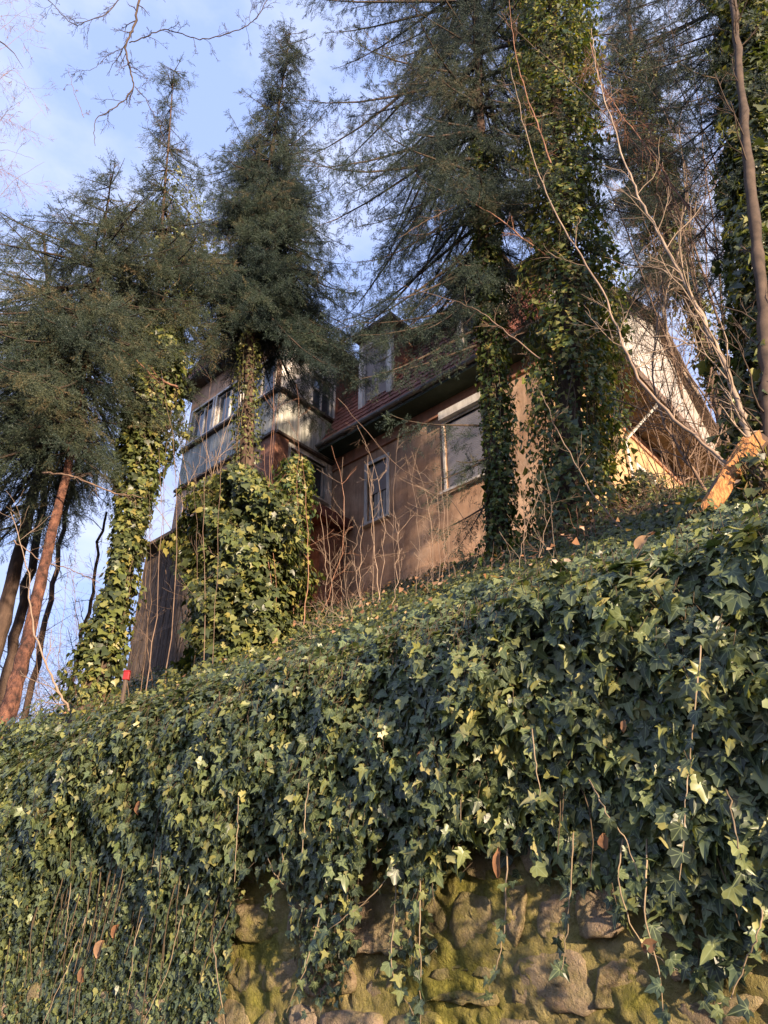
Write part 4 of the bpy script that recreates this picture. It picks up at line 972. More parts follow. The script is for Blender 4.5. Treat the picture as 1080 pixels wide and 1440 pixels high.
ivy_column('ivy wrapping the lower trunk of the slim left spruce', [(122, 985, 9.2, 36), (140, 930, 9.2, 38), (160, 860, 9.3, 30), (178, 780, 9.5, 24), (192, 690, 9.8, 28), (208, 600, 10.1, 44), (220, 520, 10.3, 48), (228, 450, 10.5, 30)], 14000, 31, size=.078, group=IG, clump=.42)
ivy_column('sparse ivy high on the slim left spruce', [(228, 450, 10.5, 40), (250, 380, 10.6, 60), (262, 310, 10.8, 50), (245, 240, 10.8, 22)], 2500, 32, group=IG, clump=.5)
ivy_column('thin ivy up the dark trunk before the veranda bay', [(340, 700, 12, 20), (348, 600, 12, 26), (350, 500, 12, 24), (352, 440, 12.2, 15)], 2200, 33, group=IG)
ivy_column('narrow pale ivy column on the big spruce trunk before the shuttered window', [(705, 800, 10.1, 38), (703, 740, 10.1, 26), (704, 660, 10.1, 25), (700, 590, 10.2, 27), (694, 510, 10.2, 24), (690, 440, 10.3, 26), (684, 330, 10.4, 24), (678, 200, 10.6, 18)], 13000, 34, size=.072, mat=M_IVY3, group=IG, clump=.33)
ivy_column('massive ivy column on the thickest trunk before the house corner', [(815, 800, 9.0, 110), (810, 740, 9.1, 92), (806, 660, 9.2, 78), (804, 560, 9.2, 66), (800, 450, 9.3, 68), (795, 350, 9.3, 58), (790, 240, 9.4, 60), (782, 130, 9.5, 64), (775, 0, 9.6, 66), (772, -120, 9.7, 60)], 46000, 35, mat=M_IVY3, group=IG, clump=.42, size=.082)  # lighter yellow-green leaf colour stands in for sun on this column
ivy_column('ivy on the spruce beside the white gable', [(1012, 560, 12, 20), (975, 440, 12, 26), (935, 330, 12.2, 38), (905, 200, 12.5, 40), (885, 80, 12.8, 30)], 9000, 36, size=.085, group=IG, clump=.45)
ivy_column('large leaved ivy on the trunk at the right end of the bank', [(1095, 660, 5.4, 75), (1085, 560, 5.5, 70), (1080, 430, 5.7, 60), (1072, 320, 5.9, 52), (1060, 200, 6.1, 46), (1050, 90, 6.2, 40), (1040, -60, 6.4, 44)], 15000, 37, mat=M_IVY2, group=IG, clump=.5, size=.092)
ivy_column('dense ivy burying an old stump below the veranda bay', [(352, 985, 9.2, 90), (350, 930, 9.2, 100), (345, 860, 9.3, 98), (345, 790, 9.3, 90), (340, 730, 9.4, 78), (336, 690, 9.4, 52), (340, 662, 9.4, 22)], 30000, 38, mat=M_IVY2, name='ivy_bush', clump=.46, size=.075)
ivy_column('small bright ivy tuft beside the bay window', [(405, 780, 10, 26), (412, 700, 10, 34), (414, 665, 10, 30), (416, 645, 10, 16)], 2600, 39, mat=M_IVY3, name='ivy_bush', clump=.4)
ivy_column('shaggy evergreen bush below the sunlit yellow wall', [(905, 770, 9.2, 50), (905, 740, 9.3, 58), (900, 700, 9.4, 50), (895, 672, 9.4, 25)], 7000, 40, mat=M_IVY2, name='ivy_bush', clump=.35, size=.05)

# inner core bark for the buried stump
def stump_core():
    root = empty('tree_stump', 'old ivy buried stump below the veranda bay', 'stump', tuple(at(345, 960, 9.4)))
    trunk_of([(350, 980, 9.4), (346, 850, 9.4), (340, 730, 9.5)], .42, .25, M_BARK, root)
stump_core()

# ------------------------------------------------------------------ bare wood
def wander(st, d, L_, n, wig, r, grav=0.0):
    pts = [np.array(st, float)]; d = unit(np.array(d, float)); stp = L_ / n
    for _ in range(n):
        d = unit(d + r.normal(0, wig, 3) + UP * grav); pts.append(pts[-1] + d * stp)
    return np.array(pts), d
def ramify(tb, st, d, L_, r0, lev, r, wig=.12, nchild=5, spread=.7, ratio=.55, grav=0.0, k=5, nseg=8):
    pts, _ = wander(st, d, L_, nseg, wig, r, grav); rad = np.linspace(r0, max(r0 * .35, .0016), len(pts)); tb.add(pts, rad, k)
    if lev <= 0: return
    for c in range(nchild):
        t = r.uniform(.2, .97); i = int(t * (len(pts) - 2)); base = pts[i] + (pts[i + 1] - pts[i]) * r.random(); dd = unit(pts[i + 1] - pts[i])
        rd = r.normal(0, 1, 3); rd = unit(rd - dd * (rd @ dd)); ramify(tb, base, dd + rd * spread, L_ * ratio * r.uniform(.6, 1.2) * (1.1 - .5 * t), max(rad[i] * .6, .0015), lev - 1, r, wig * 1.15, nchild, spread, ratio, grav, max(3, k - 1), max(4, nseg - 1))

def along(tb, pts, rad, r, n, L_, lev=1, spread=.8, wig=.14, grav=0, side=None, k=4):
    P = np.asarray(pts); tb.add(P, rad, 6); rad = np.broadcast_to(rad, (len(P),))
    for _ in range(n):
        i = int(r.integers(1, len(P) - 1)); dd = unit(P[i + 1] - P[i]) if i + 1 < len(P) else unit(P[i] - P[i - 1]); rd = r.normal(0, 1, 3); rd = unit(rd - dd * (rd @ dd))
        ramify(tb, P[i], dd * .8 + rd * spread, L_ * r.uniform(.4, 1.1), min(max(rad[i] * .5, .002), .010), lev, r, wig, 4, .7, .5, grav, k, 6)

def overhanging_tree():
    r = np.random.default_rng(51); root = empty('bare_tree', 'leafless tree reaching thin dark branches into the open sky', 'tree', (-3.2, -3.0, 0.0))
    b = np.array(root.location)
    tr = TB(); tr.add([b - UP * .3, b + UP * 3, b + UP * 7 + np.array([.2, -.2, 0]), b + UP * 12 + np.array([.3, -.4, 0])], [.2, .17, .13, .07], 12); tr.build('trunk', M_BARK, root)
    def limb(pix, D, r0, r1, n, Lc, first=None, lev=2, mat=M_TWIG):
        pts = [at(x, y, D) for x, y in pix]; 
        if first is not None: pts = [np.array(first)] + pts
        P = np.array(pts); t = np.linspace(0, len(P) - 1, 6 * len(P)); c = np.stack([np.interp(t, range(len(P)), P[:, a]) for a in range(3)], 1)
        for _ in range(3): c[1:-1] = c[:-2] * .25 + c[1:-1] * .5 + c[2:] * .25
        c[1:-1] += r.normal(0, .006, (len(c) - 2, 3)); tb = TB(); along(tb, c, np.linspace(r0, r1, len(c)), r, n, Lc, lev, .9, .2, -.04); tb.build('limb', mat, root)
    s0 = b + UP * 8.5 + np.array([.25, -.3, 0])
    limb([(260, -330), (225, -110), (196, 0), (188, 40), (175, 66), (182, 95), (190, 125), (165, 150), (132, 168), (134, 205)], 5.6, .024, .003, 34, .5, s0, mat=M_BOUGH)
    limb([(182, 60), (205, 52), (232, 40), (262, 50), (282, 56), (315, 50), (345, 38), (365, 22), (380, -10)], 5.6, .008, .006, 20, .42, mat=M_BOUGH)
    limb([(190, 122), (206, 140), (222, 172), (245, 225)], 5.6, .006, .002, 12, .3, mat=M_BOUGH)
    limb([(190, -30), (150, 20), (105, 38), (68, 0)], 5.8, .008, .005, 18, .4, mat=M_BOUGH)
    limb([(175, 66), (150, 78), (128, 100), (108, 98)], 5.6, .005, .002, 12, .3, mat=M_BOUGH)
    limb([(118, 165), (104, 130), (96, 95)], 5.6, .004, .002, 3, .15)
    root = empty('bare_tree', 'pale twiggy tree crown entering at the left edge of the sky', 'tree', tuple(at(-190, 950, 9.0)))
    tb = TB(); tb.add([at(-190, 1000, 9), at(-175, 700, 9), at(-150, 300, 9), at(-120, -60, 9), at(-110, -200, 9)], [.16, .13, .09, .06, .04], 10); tb.build('trunk', M_BARK, root)
    for k in range(13):
        x = -60 + r.uniform(-20, 10); y = -60 + k * 27; pal = M_TWIG_PALE
        limb([(-140 + k, y + 60), (x - 40, y + 30), (x + 30, y + 10 + r.uniform(-30, 30)), (x + 70, y + r.uniform(-40, 10)), (x + 115, y + r.uniform(-50, 40))], 9.0, .009, .002, 12, .85, None, 2, M_TWIG_RED if k % 3 else pal)
    tb = TB(); tb.add([at(-145, 20, 9), at(-80, 25, 7), at(-30, 40, 5), at(6, 62, 5), at(20, 75, 5), at(33, 96, 5)], [.04, .02, .01, .008, .005, .002], 5); tb.build('limb', M_BARK, root)
overhanging_tree()

def sapling(name, label, pix, r0, r1, n, Lc, mat, seed, cat='sapling', group=None, lev=1, wig=.15, jit=.008, grav=0.02):
    r = np.random.default_rng(seed); P = np.array([at(*q) for q in pix]); t = np.linspace(0, len(P) - 1, 6 * len(P)); c = np.stack([np.interp(t, range(len(P)), P[:, a]) for a in range(3)], 1)
    for _ in range(4): c[1:-1] = c[:-2] * .25 + c[1:-1] * .5 + c[2:] * .25
    c[1:-1] += r.normal(0, jit, (len(c) - 2, 3)); tb = TB(); along(tb, c, np.linspace(r0, r1, len(c)) * r.uniform(.86, 1.16, len(c)), r, n, Lc, lev, .8, wig, grav)
    o = tb.build(name, mat); tag(o, label, cat, group); return o
sapling('bare_sapling', 'pale curved bare stem rising from the broken log across the ivy column', [(1082, 700, 4.9), (1055, 620, 5), (1040, 570, 5.1), (1018, 510, 5.2), (985, 440, 5.4), (950, 370, 5.6), (905, 290, 5.8), (880, 235, 6), (855, 150, 6.2), (838, 100, 6.4), (832, 40, 6.5)], .029, .005, 34, .9, M_BRANCHPALE, 61)
sapling('bare_tree', 'bare dark smooth trunk standing at the right before the large leaved ivy', [(1085, 760, 5.0), (1082, 600, 5.1), (1075, 450, 5.2), (1062, 320, 5.3), (1048, 180, 5.4), (1036, 60, 5.5), (1026, -40, 5.6), (1015, -200, 5.8)], .068, .04, 26, 1.0, M_BOUGH, 60, cat='tree', lev=2)
sapling('bare_sapling', 'slender tan stem leaning left across the two ivy columns', [(1070, 690, 5), (980, 620, 5.2), (900, 540, 5.4), (870, 470, 5.6), (850, 410, 5.8), (790, 320, 6), (755, 240, 6.2), (730, 150, 6.4), (718, 95, 6.5)], .016, .004, 18, .6, M_TWIG_PALE, 62)
sapling('bare_sapling', 'russet twiggy stem curving down before the white gable', [(830, 60, 7), (845, 120, 7), (880, 170, 7), (930, 235, 7), (990, 330, 7), (1040, 420, 7)], .008, .012, 80, .7, M_TWIG_RED, 63, lev=2, grav=-.05)
sapling('bare_sapling', 'dark straight stem crossing above the white gable', [(1030, 360, 7.5), (960, 280, 7.6), (880, 190, 7.8), (800, 110, 8), (700, 20, 8.2)], .012, .005, 20, .7, M_TWIG, 64)
sapling('bare_sapling', 'thin stem left of the ivy column top with russet sprays', [(775, 230, 8), (755, 170, 8), (735, 120, 8), (722, 60, 8), (716, 0, 8)], .014, .004, 20, .5, M_TWIG_RED, 65, grav=-.08)
sapling('bare_sapling', 'grey forked stem standing before the white gable', [(985, 560, 9), (945, 500, 9), (930, 440, 9), (955, 350, 9), (965, 270, 9), (955, 180, 9)], .03, .008, 30, 1.0, M_BRANCHPALE, 66, lev=2)
sapling('bare_sapling', 'brown branchy stem before the brown soffit', [(1000, 700, 7.5), (960, 640, 7.5), (930, 590, 7.5), (915, 520, 7.5), (925, 450, 7.5), (935, 380, 7.5)], .02, .006, 44, .9, M_TWIG, 67, lev=2)
sapling('bare_sapling', 'thin arching stem low over the yellow wall', [(930, 800, 7), (850, 720, 7.1), (790, 620, 7.3), (760, 550, 7.4)], .011, .004, 12, .4, M_TWIG_PALE, 68)
sapling('bare_sapling', 'straight stem slanting above the tan ground at far left of the bank', [(97, 1000, 7), (70, 950, 7), (45, 880, 7.1), (40, 800, 7.2), (15, 720, 7.3)], .013, .004, 8, .5, M_TWIG_PALE, 69)
DB = 'dead boughs on the spruces'
for i, (pix, rr_, nn_, lab) in enumerate([
    ([(770, 362, 9), (735, 335, 9), (700, 305, 9), (660, 282, 9.2), (645, 275, 9.3)], .02, 14, 'orange brown dead bough sticking out above the roof between both ivy columns'),
    ([(760, 505, 8.6), (715, 470, 8.8), (680, 440, 9), (645, 425, 9.2), (560, 400, 9.4)], .013, 14, 'pale dead bough crossing before the big spruce trunk'),
    ([(250, 545, 9), (215, 530, 9), (185, 500, 9), (150, 480, 9.2)], .022, 8, 'orange dead bough on the slim left spruce'),
    ([(60, 665, 8.8), (100, 668, 8.6), (150, 690, 8.5), (200, 700, 8.6)], .018, 8, 'crooked dead bough across the reddish trunk'),
    ([(20, 760, 9), (60, 790, 9), (100, 800, 9), (140, 820, 9)], .009, 10, 'drooping dark dead bough low on the reddish trunk'),
    ([(700, 830, 9), (640, 700, 9), (560, 660, 9.3), (475, 560, 9.6)], .006, 10, 'long thin dead twig across the shuttered window'),
    ([(860, 560, 8), (940, 590, 8), (1000, 600, 7.8), (1060, 640, 7.5)], .01, 26, 'brown dead bough across the side eaves'),
    ([(640, 290, 9.6), (600, 310, 9.4), (560, 335, 9.2)], .012, 12, 'dead bough poking left towards the open sky')]):
    sapling('dead_branch', lab, pix, rr_, .004, nn_, .4, M_TWIG_RED if i in (0, 2) else M_TWIG, 80 + i, cat='dead branch', group=DB, grav=-.05)

# upright shoots
SHOOT_LABELS = ['tall straw coloured shoot crossing the gutter corner left of the white window', 'tall shoot grazing the left casing of the white framed window', 'straw shoot before the left half of the white framed window',
 'straw shoot before the middle bar of the white framed window', 'straw shoot before the curtained right half of the white framed window', 'straw shoot just clear of the right casing of the white framed window',
 'lone shoot midway on the ochre wall between both windows, nearer the white window', 'tall shoot midway on the ochre wall, nearer the shuttered window', 'shoot a hand left of the shuttered window', 'shoot before the left edge of the shuttered window box',
 'rightmost of the two shoots at the left edge of the shuttered window', 'shoot before the inner corner of bay and front wall', 'shoot before the brick porch in the corner', 'twiggy shoot before the wall right beside the white window',
 'bare shoot right of the white window with wide side twigs', 'shoot before the shuttered window near the pale ivy column', 'shoot before the bay window beside the bright ivy tuft',
 'thin brown shoot at the left edge of the timber lean-to', 'thin brown shoot before the left boards of the lean-to', 'brown shoot before the lean-to, third from its outer edge', 'brown shoot in the middle of the lean-to boards',
 'brown shoot before the lean-to boards nearest the ivied stump', 'brown shoot touching the left flank of the ivied stump', 'brown shoot rising out of the left part of the ivied stump', 'outermost brown shoot standing clear of the lean-to against the sky',
 'brown shoot crossing the roof end of the lean-to', 'reddish shoot rising behind the top of the ivied stump', 'reddish shoot at the right shoulder of the ivied stump', 'reddish shoot leaning past the bay corner pillar', 'reddish shoot between ivied stump and bright ivy tuft',
 'reddish shoot just right of the bright ivy tuft', 'second reddish shoot behind the top of the ivied stump', 'short pale shoot between both ivy columns, left one', 'short pale shoot between both ivy columns, close to its twin', 'short pale shoot at the left flank of the massive ivy column',
 'short pale shoot before the centre left of the massive ivy column', 'short pale shoot closest to the pale ivy column', 'short pale shoot at the right flank of the massive ivy column', 'thin shoot against the low sky left of the ivied left trunk',
 'thin shoot brushing the ivy of the slim left spruce', 'thin shoot just right of the reddish trunk', 'thin shoot between reddish trunk and ivied trunk', 'thin shoot between ivied left trunk and the lean-to']
def shoots():
    r = np.random.default_rng(91)
    items = []
    for x in (497, 506, 515, 521, 527, 548, 572, 590, 603, 611, 618, 484, 470, 535, 560, 634, 455): items.append((x, 900 + r.uniform(-60, 30), r.uniform(560, 760), 'tall bare shoots before the ochre wall', 'tall bare straw coloured shoot before the ochre front wall', M_TWIG_PALE, r.uniform(7.5, 9.5)))
    for x in (215, 226, 240, 262, 275, 290, 305, 205, 250): items.append((x, 930 + r.uniform(-30, 30), r.uniform(480, 720), 'bare shoots before the bay', 'thin bare brown shoot rising before the veranda bay', M_TWIG, r.uniform(8, 10)))
    for x in (375, 395, 415, 430, 445, 385): items.append((x, 840 + r.uniform(-60, 40), r.uniform(520, 680), 'bare shoots beside the ivied stump', 'bare reddish shoot standing beside the ivied stump', M_TWIG_RED, r.uniform(8.5, 9.8)))
    for x in (745, 752, 768, 780, 730, 830): items.append((x, 850 + r.uniform(-20, 20), r.uniform(640, 720), 'pale shoots below the thick ivy column', 'short pale shoot at the foot of the thick ivy column', M_TWIG_PALE, r.uniform(6.5, 8)))
    for x in (115, 135, 70, 95, 190): items.append((x, 960, r.uniform(620, 820), 'bare shoots at the left end', 'thin bare shoot against the low sky near the reddish trunk', M_TWIG, r.uniform(9, 11)))
    for i, (x, y0, y1, g, lab, mat, D) in enumerate(items):
        lean = r.normal(0, 14); b = at(x, y0, D); p_, s_ = b @ NV, b @ UV; b[2] = min(b[2], float(terr(p_, s_)) + .1)
        tp = at(x + lean, y1, D + .1); n = 14; t = np.linspace(0, 1, n); c = b + (tp - b) * t[:, None] + r.normal(0, .012, (n, 3)); c += np.array([1, 0, 0]) * (.12 * np.sin(t * 3.1) * r.normal())[:, None]
        tb = TB(); r0 = r.uniform(.0035, .0075); tb.add(c, np.linspace(r0, .002, n), 5)
        for _ in range(int(r.integers(4, 9))):
            k = int(r.integers(3, n - 1)); ramify(tb, c[k], UP * .8 + np.array([r.normal(0, .7), r.normal(0, .5), 0]), r.uniform(.15, .6), .0022, 1, r, .14, 2, .6, .5, .02, 3, 6)
        o = tb.build('bare_shoot', mat); tag(o, SHOOT_LABELS[i], 'shoot', g)
shoots()
def bramble(label, cx, cy, D, wpx, hpx, n, seed, mat, g='bramble thickets'):
    r = np.random.default_rng(seed); tb = TB(); base = at(cx, cy, D); k = kscale(base); root = None
    for _ in range(int(n * .62)):
        b = base + np.array([r.uniform(-1, 1) * wpx * k, r.uniform(-.6, .9), 0]); b[2] = float(terr(b @ NV, b @ UV)) - .05
        ramify(tb, b, UP + r.normal(0, .55, 3), hpx * k * r.uniform(.5, 1.3), r.uniform(.003, .006), 1, r, .16, 4, .8, .5, -.06, 4, 9)
    o = tb.build('bramble_thicket', mat); tag(o, label, 'brambles', g, 'stuff')
bramble('tangle of dry reddish brambles at the foot of the leaning trunk', 45, 985, 8.0, 70, 70, 120, 101, M_TWIG_RED)
bramble('thin leafless scrub seen low against the sky at left', 90, 940, 13, 120, 150, 80, 102, M_TWIG)
bramble('dry straw tangle right of the ivied stump', 470, 930, 7.5, 60, 70, 90, 103, M_TWIG_PALE)
bramble('dry twigs and dead stems below the yellow side wall', 930, 770, 8.0, 60, 55, 80, 104, M_TWIG)
bramble('dry grassy stems by the red box', 195, 990, 7.5, 50, 50, 70, 105, M_TWIG_PALE)
bramble('dead twig tangle at the foot of the ivy columns', 740, 850, 8.5, 110, 45, 90, 106, M_TWIG_PALE)

bramble('far leafless scrub closing the gap behind the leaning trunk', 60, 960, 17, 260, 190, 300, 107, M_TWIG)
bramble('purplish distant scrub low between the left trunks', 160, 960, 22, 200, 160, 300, 108, M_TWIG_RED)
for i, (pix, r_, lab) in enumerate([([(5, 970, 13), (25, 880, 13), (48, 790, 13), (62, 700, 13), (70, 600, 13)], .11, 'dark background trunk just behind the leaning reddish trunk'), ([(45, 960, 15), (75, 820, 15), (100, 700, 15), (120, 560, 15)], .07, 'thin background trunk right of the leaning reddish trunk'), ([(100, 960, 14), (128, 840, 14), (150, 720, 14)], .05, 'slim background trunk close beside the ivied left trunk')]):
    r_t = np.random.default_rng(200 + i); P = extend_down(smooth_path(pix, 16, .035, r_t), .3); tb = TB(); along(tb, P, np.linspace(r_, r_ * .5, len(P)), r_t, 14, 1.2, 2, .9, .15, 0); tag(tb.build('bare_tree', M_BARK), lab, 'tree')
bramble('low dry straw strip along the foot of the ochre wall under the white window', 560, 850, 12.5, 70, 40, 110, 109, M_TWIG_PALE)
bramble('low dry straw strip along the foot of the ochre wall under the shuttered window', 660, 830, 11.5, 70, 40, 110, 113, M_TWIG_PALE)
bramble('brown undergrowth between ivied stump and ochre wall', 465, 880, 11.5, 60, 60, 110, 114, M_TWIG)
bramble('reddish undergrowth at the foot of the massive ivy column', 850, 800, 8.0, 70, 60, 110, 115, M_TWIG_RED)
# twig mass in front of the gable and eaves
def twig_mass():
    r = np.random.default_rng(111)
    o_ = empty('bare_bush', 'dense leafless bush of crossing brown twigs before the white gable', 'bush', tuple(at(960, 760, 9)))
    tb = TB(); b = at(965, 760, 9.4)
    for k in range(22):
        tgt = at(r.uniform(850, 1060), r.uniform(330, 640), r.uniform(8, 10)); d = tgt - b; L_ = float(np.linalg.norm(d)); ramify(tb, b + r.normal(0, .1, 3), d, L_, r.uniform(.005, .012), 2, r, .07, 6, .75, .33, -.0, 5, 12)
    tb.build('stems', M_TWIG, o_, kind='stuff')
    tb = TB()
    for k in range(7):
        tgt = at(r.uniform(230, 330), r.uniform(560, 720), 10.5); b2 = at(285, 880, 10.5); d = tgt - b2; ramify(tb, b2 + r.normal(0, .3, 3), d, float(np.linalg.norm(d)), .01, 2, r, .08, 5, .6, .35, 0, 5, 10)
    r = np.random.default_rng(112); tb2 = TB()
    for (x0, y0, x1, y1, D) in [(1010, 560, 900, 30, 8), (1020, 520, 960, 60, 8.4), (985, 600, 1010, 100, 9), (960, 560, 870, 150, 9), (1040, 480, 1060, 20, 7.5), (1000, 500, 930, 220, 8), (1060, 430, 975, 120, 7.8), (930, 520, 1000, 260, 9.5), (1030, 620, 880, 300, 8.6), (1050, 600, 1000, 200, 8.2), (1000, 650, 900, 420, 8.8), (1060, 560, 920, 60, 8.8), (980, 420, 900, -40, 9.5)]:
        a_, b_ = at(x0, y0, D), at(x1, y1, D); ramify(tb2, a_, b_ - a_, float(np.linalg.norm(b_ - a_)), r.uniform(.012, .022), 3, r, .06, 6, .8, .38, 0, 5, 12)
    g_ = at(1005, 560, 8.4); base_ = np.array([g_[0], g_[1], float(terr(g_ @ NV, g_ @ UV)) - .1]); tb2.add([base_, base_ * .4 + g_ * .6, g_], [.05, .04, .03], 8)
    o3 = tb2.build('bare_tree', M_TWIG); tag(o3, 'many stemmed leafless tree filling the sky gaps right of the white gable', 'tree')
    o2 = tb.build('bare_bush', M_TWIG_PALE); tag(o2, 'loose leafless bush before the left end of the veranda bay', 'bush')
twig_mass()

# ------------------------------------------------------------------ smaller things
def broken_log():
    r = np.random.default_rng(121); root = empty('broken_log', 'snapped log with bright orange split wood lying on ivy by the pale stem', 'log', tuple(at(1000, 720, 4.9)))
    a, b = at(990, 728, 4.9), at(1046, 642, 5.0); ax = b - a; n = 26; k = 20
    t = np.linspace(-.05, 1.25, n); T = unit(ax); A = unit(np.cross(T, UP)); B = np.cross(T, A); th = np.arange(k) * 2 * math.pi / k
    rad = .074 + .012 * t[:, None] + .035 * fbm(t[:, None] * 3 + 3, (np.arange(k)[None] * 1.0), 3) + r.normal(0, .003, (n, k)); flat = np.where((np.cos(th - 2.2) > .3)[None], .72, 1.0); rad = rad * flat
    V = (a + ax * t[:, None])[:, None] + rad[..., None] * (np.cos(th)[None, :, None] * A + np.sin(th)[None, :, None] * B)
    V[0] += T * r.normal(0, .08, (k, 1)); V[1] += T * r.normal(0, .03, (k, 1)); V[-1] += T * r.normal(0, .06, (k, 1)) ; V = V.reshape(-1, 3); i = np.arange(n - 1)[:, None] * k; j = np.arange(k)[None]; j2 = (j + 1) % k
    F = [tuple(f) for f in np.stack([i + j, i + j2, i + j2 + k, i + j + k], -1).reshape(-1, 4).tolist()] + [tuple(range(k))[::-1], tuple((n - 1) * k + q for q in range(k))]
    mesh('split_wood', rel(V, root), F, M_RAWWOOD, root)
    m = MB()
    for s_ in range(9):                   # long splinters at the break
        q = r.uniform(0, 6.28); c = a + (np.cos(q) * A + np.sin(q) * B) * .06; e = c - T * r.uniform(.05, .16) + r.normal(0, .01, 3); m.tube([c + T * .1, c, e], [.016, .012, .001], 4)
    m.build('splinters', M_RAWWOOD, root, kind='stuff')
    m = TB(); m.add([a + ax * q - B * .03 * math.sin(q * 3) + np.array([.04, .03, .03]) for q in np.linspace(.05, 1.3, 10)], np.linspace(.07, .08, 10), 10); m.build('bark_sheath', M_BARK, root)
broken_log()
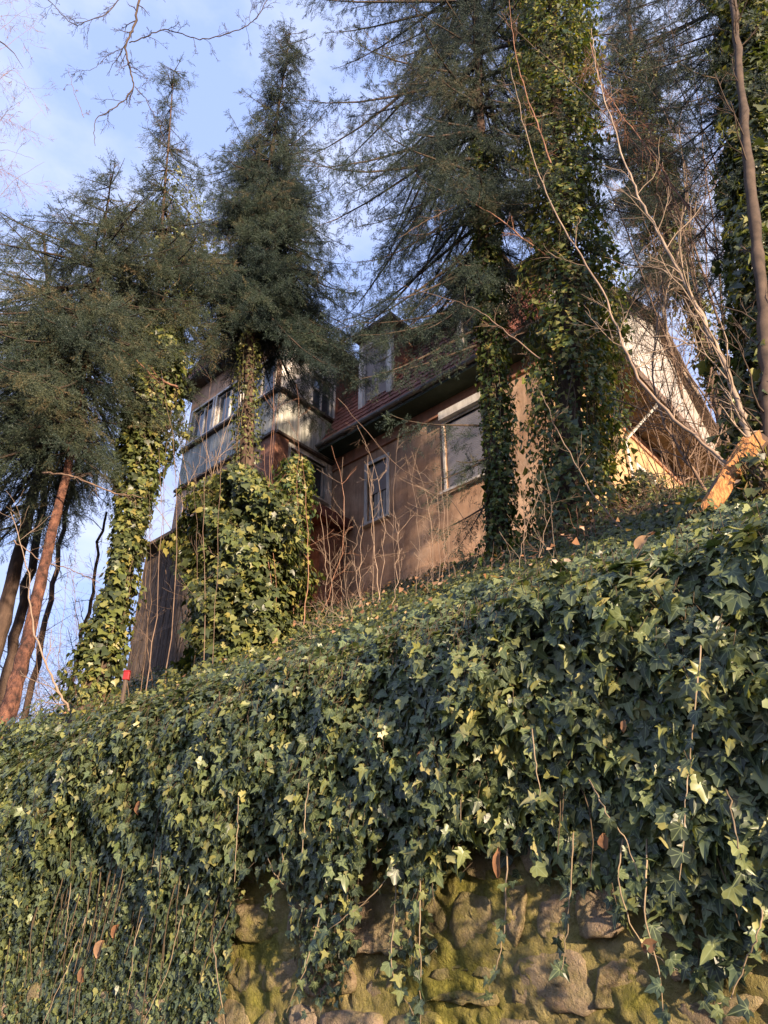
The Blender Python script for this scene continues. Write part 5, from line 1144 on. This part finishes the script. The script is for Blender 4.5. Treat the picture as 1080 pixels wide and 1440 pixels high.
def little_things():
    r = np.random.default_rng(131)
    # red box on a stake
    b = at(178, 950, 7.2); k = kscale(b); root = empty('red_box', 'small bright red box on a stake beside the ivied left trunk', 'box', tuple(b))
    m = MB(); w_, h_ = 4.4 * k, 6.5 * k
    ring = lambda z, s: [b + np.array([x * w_ * s, y * w_ * .8 * s, z]) for x, y in ((-1, -.7), (-.7, -1), (.7, -1), (1, -.7), (1, .7), (.7, 1), (-.7, 1), (-1, .7))]
    R_ = [ring(-h_, .9), ring(-h_ * .9, 1), ring(h_ * .7, 1), ring(h_ * .85, .9)]; V = sum(R_, []); F = [tuple(range(8))[::-1], tuple(24 + q for q in range(8))]
    for q in range(3):
        for e in range(8): F.append((q * 8 + e, q * 8 + (e + 1) % 8, q * 8 + 8 + (e + 1) % 8, q * 8 + 8 + e))
    m.add(V, F); m.build('box_body', M_RED, root)
    m = MB(); V = ring(h_ * .86, 1.12) + ring(h_ * 1.05, 1.0); m.add(V, [tuple(range(8))[::-1], tuple(8 + q for q in range(8))] + [(e, (e + 1) % 8, 8 + (e + 1) % 8, 8 + e) for e in range(8)]); m.build('lid', M_RED, root)
    m = MB(); m.tube([b - UP * (h_ + 1.4), b - UP * h_ * .98], .02, 6); m.build('stake', M_DARKWOOD, root)
    for i, (x, y, hp_, lab) in enumerate([(781, 800, 14, 'grey wooden stake standing in ivy at the foot of the columns'), (800, 796, 11, 'pale tilted stake just beside the grey stake')]):
        c = at(x, y, 6.2); k = kscale(c); m = MB(); w_ = 5 * k; hh = hp_ * k; tl = .25 if i else .05
        V = [];
        for z, s in ((-4, 1), (.7, 1), (1, .6)):
            V += [c + np.array([dx * w_ * s + z * hh * -tl, dy * w_ * .6 * s, z * hh]) for dx, dy in ((-1, -1), (1, -1), (1, 1), (-1, 1))]
        m.add(V, [(3, 2, 1, 0), (8, 9, 10, 11)] + [(q * 4 + e, q * 4 + (e + 1) % 4, q * 4 + 4 + (e + 1) % 4, q * 4 + 4 + e) for q in range(2) for e in range(4)]); o = m.build('wooden_stake', M_STAKE); tag(o, lab, 'stake')
    # dry leaves caught in the ivy
    def dry(px, py, p, w_, h_, rot, lab, val):
        P = atp(px, py, p); nseg = 7; V = []; A = []
        sd = UV * math.cos(rot) + UP * math.sin(rot); ln = UP * math.cos(rot) - UV * math.sin(rot)
        for i in range(nseg):
            t = i / (nseg - 1) - .5; wd = w_ * (max(1 - (2 * t) ** 2, .02)) ** .6
            for s_ in (-1, 0, 1):
                V.append(P + ln * (t * h_) + sd * (s_ * wd / 2) - NV * (.02 + .25 * w_ * abs(s_) - .5 * h_ * t * t) + r.normal(0, .0015, 3)); A.append((s_ * .4, t, val))
        F = [(i * 3 + j, i * 3 + j + 1, i * 3 + j + 4, i * 3 + j + 3) for i in range(nseg - 1) for j in (0, 1)]
        o = mesh('dry_leaf', V, np.array(F), M_DEAD, attr=A, smooth=True); tag(o, lab, 'dead leaf', 'dry leaves caught in the ivy')
    for a in [(824, 882, 2.5, .045, .10, .25, 'orange brown curled leaf caught high in the right ivy', .45), (705, 1213, 2.02, .026, .085, .1, 'long tan leaf hanging over the bare mossy patch', .95),
              (627, 950, 2.6, .06, .06, 1.1, 'broad pale brown leaf lying on the crest of the ivy', .8), (150, 1040, 2.45, .05, .13, -.9, 'long pale leaf slanting on the left crest', .99),
              (100, 1032, 2.5, .05, .10, -1.0, 'pale pinkish leaf farthest left on the crest', .9), (147, 1335, 2.15, .07, .08, .4, 'round salmon leaf on the thin ivy low at left', .85), (122, 1370, 2.15, .06, .07, -.5, 'salmon leaf just under the round one low at left', .7),
              (168, 1310, 2.15, .05, .06, .3, 'small orange leaf above the round salmon leaf', .6), (200, 1137, 2.0, .04, .06, 0, 'small bright orange leaf in the dark left ivy', .35), (882, 1023, 2.0, .018, .035, .2, 'tiny red brown leaf in the dark right ivy', .1),
              (918, 1330, 2.15, .03, .045, 1.2, 'tan leaf stuck to the mossy wall', .8), (905, 765, 2.9, .05, .08, .9, 'rust coloured leaf on the crest below the yellow wall', .2), (340, 955, 3.3, .07, .07, 1.0, 'pale pink leaf on the crest below the ivied stump', .97),
              (752, 700 + 185, 3.2, .04, .07, .4, 'dull brown leaf on the middle of the slope', .5), (598, 1065, 2.1, .03, .05, .6, 'small tan leaf low in the central ivy', .9), (855, 1185, 2.0, .03, .04, .1, 'tiny pink leaf beside a bright ivy tip', .8)]:
        dry(*a)
    # litter of dry leaves on the slope
    n = 1700; p = r.uniform(3.6, 11.8, n); s = r.uniform(-1, 16, n); P = p[:, None] * NV + s[:, None] * UV + (terr(p, s) + r.uniform(.15, .42, n))[:, None] * UP
    M = frames(UP * .8 - NV * .7 + r.normal(0, .5, (n, 3)), -NV + r.normal(0, .8, (n, 3)), r.uniform(-3, 3, n))
    o = leaf_obj('leaf_litter', P, M, r.uniform(.03, .06, n), TSMALL, M_DEAD, None, r); tag(o, 'dry brown fallen leaves scattered over the ivy slope', 'leaf litter', kind='stuff')
little_things()
ivy_column('ragged ivy shoots spreading before the left part of the white gable', [(850, 640, 9.6, 30), (858, 560, 9.7, 34), (852, 480, 9.8, 36), (850, 400, 9.9, 30), (845, 330, 10, 16)], 3200, 143, mat=M_IVY3, clump=.55, size=.075, group=IG)
ivy_column('ivy sprig hanging over the upper end of the broken log', [(1075, 700, 4.8, 26), (1062, 660, 4.8, 30), (1045, 630, 4.8, 24)], 110, 141, mat=M_IVY2, clump=.4, size=.07)
ivy_column('ivy sprig half covering the lower end of the broken log', [(985, 750, 4.7, 26), (978, 722, 4.7, 26), (985, 705, 4.7, 12)], 120, 142, mat=M_IVY2, clump=.4, size=.065)
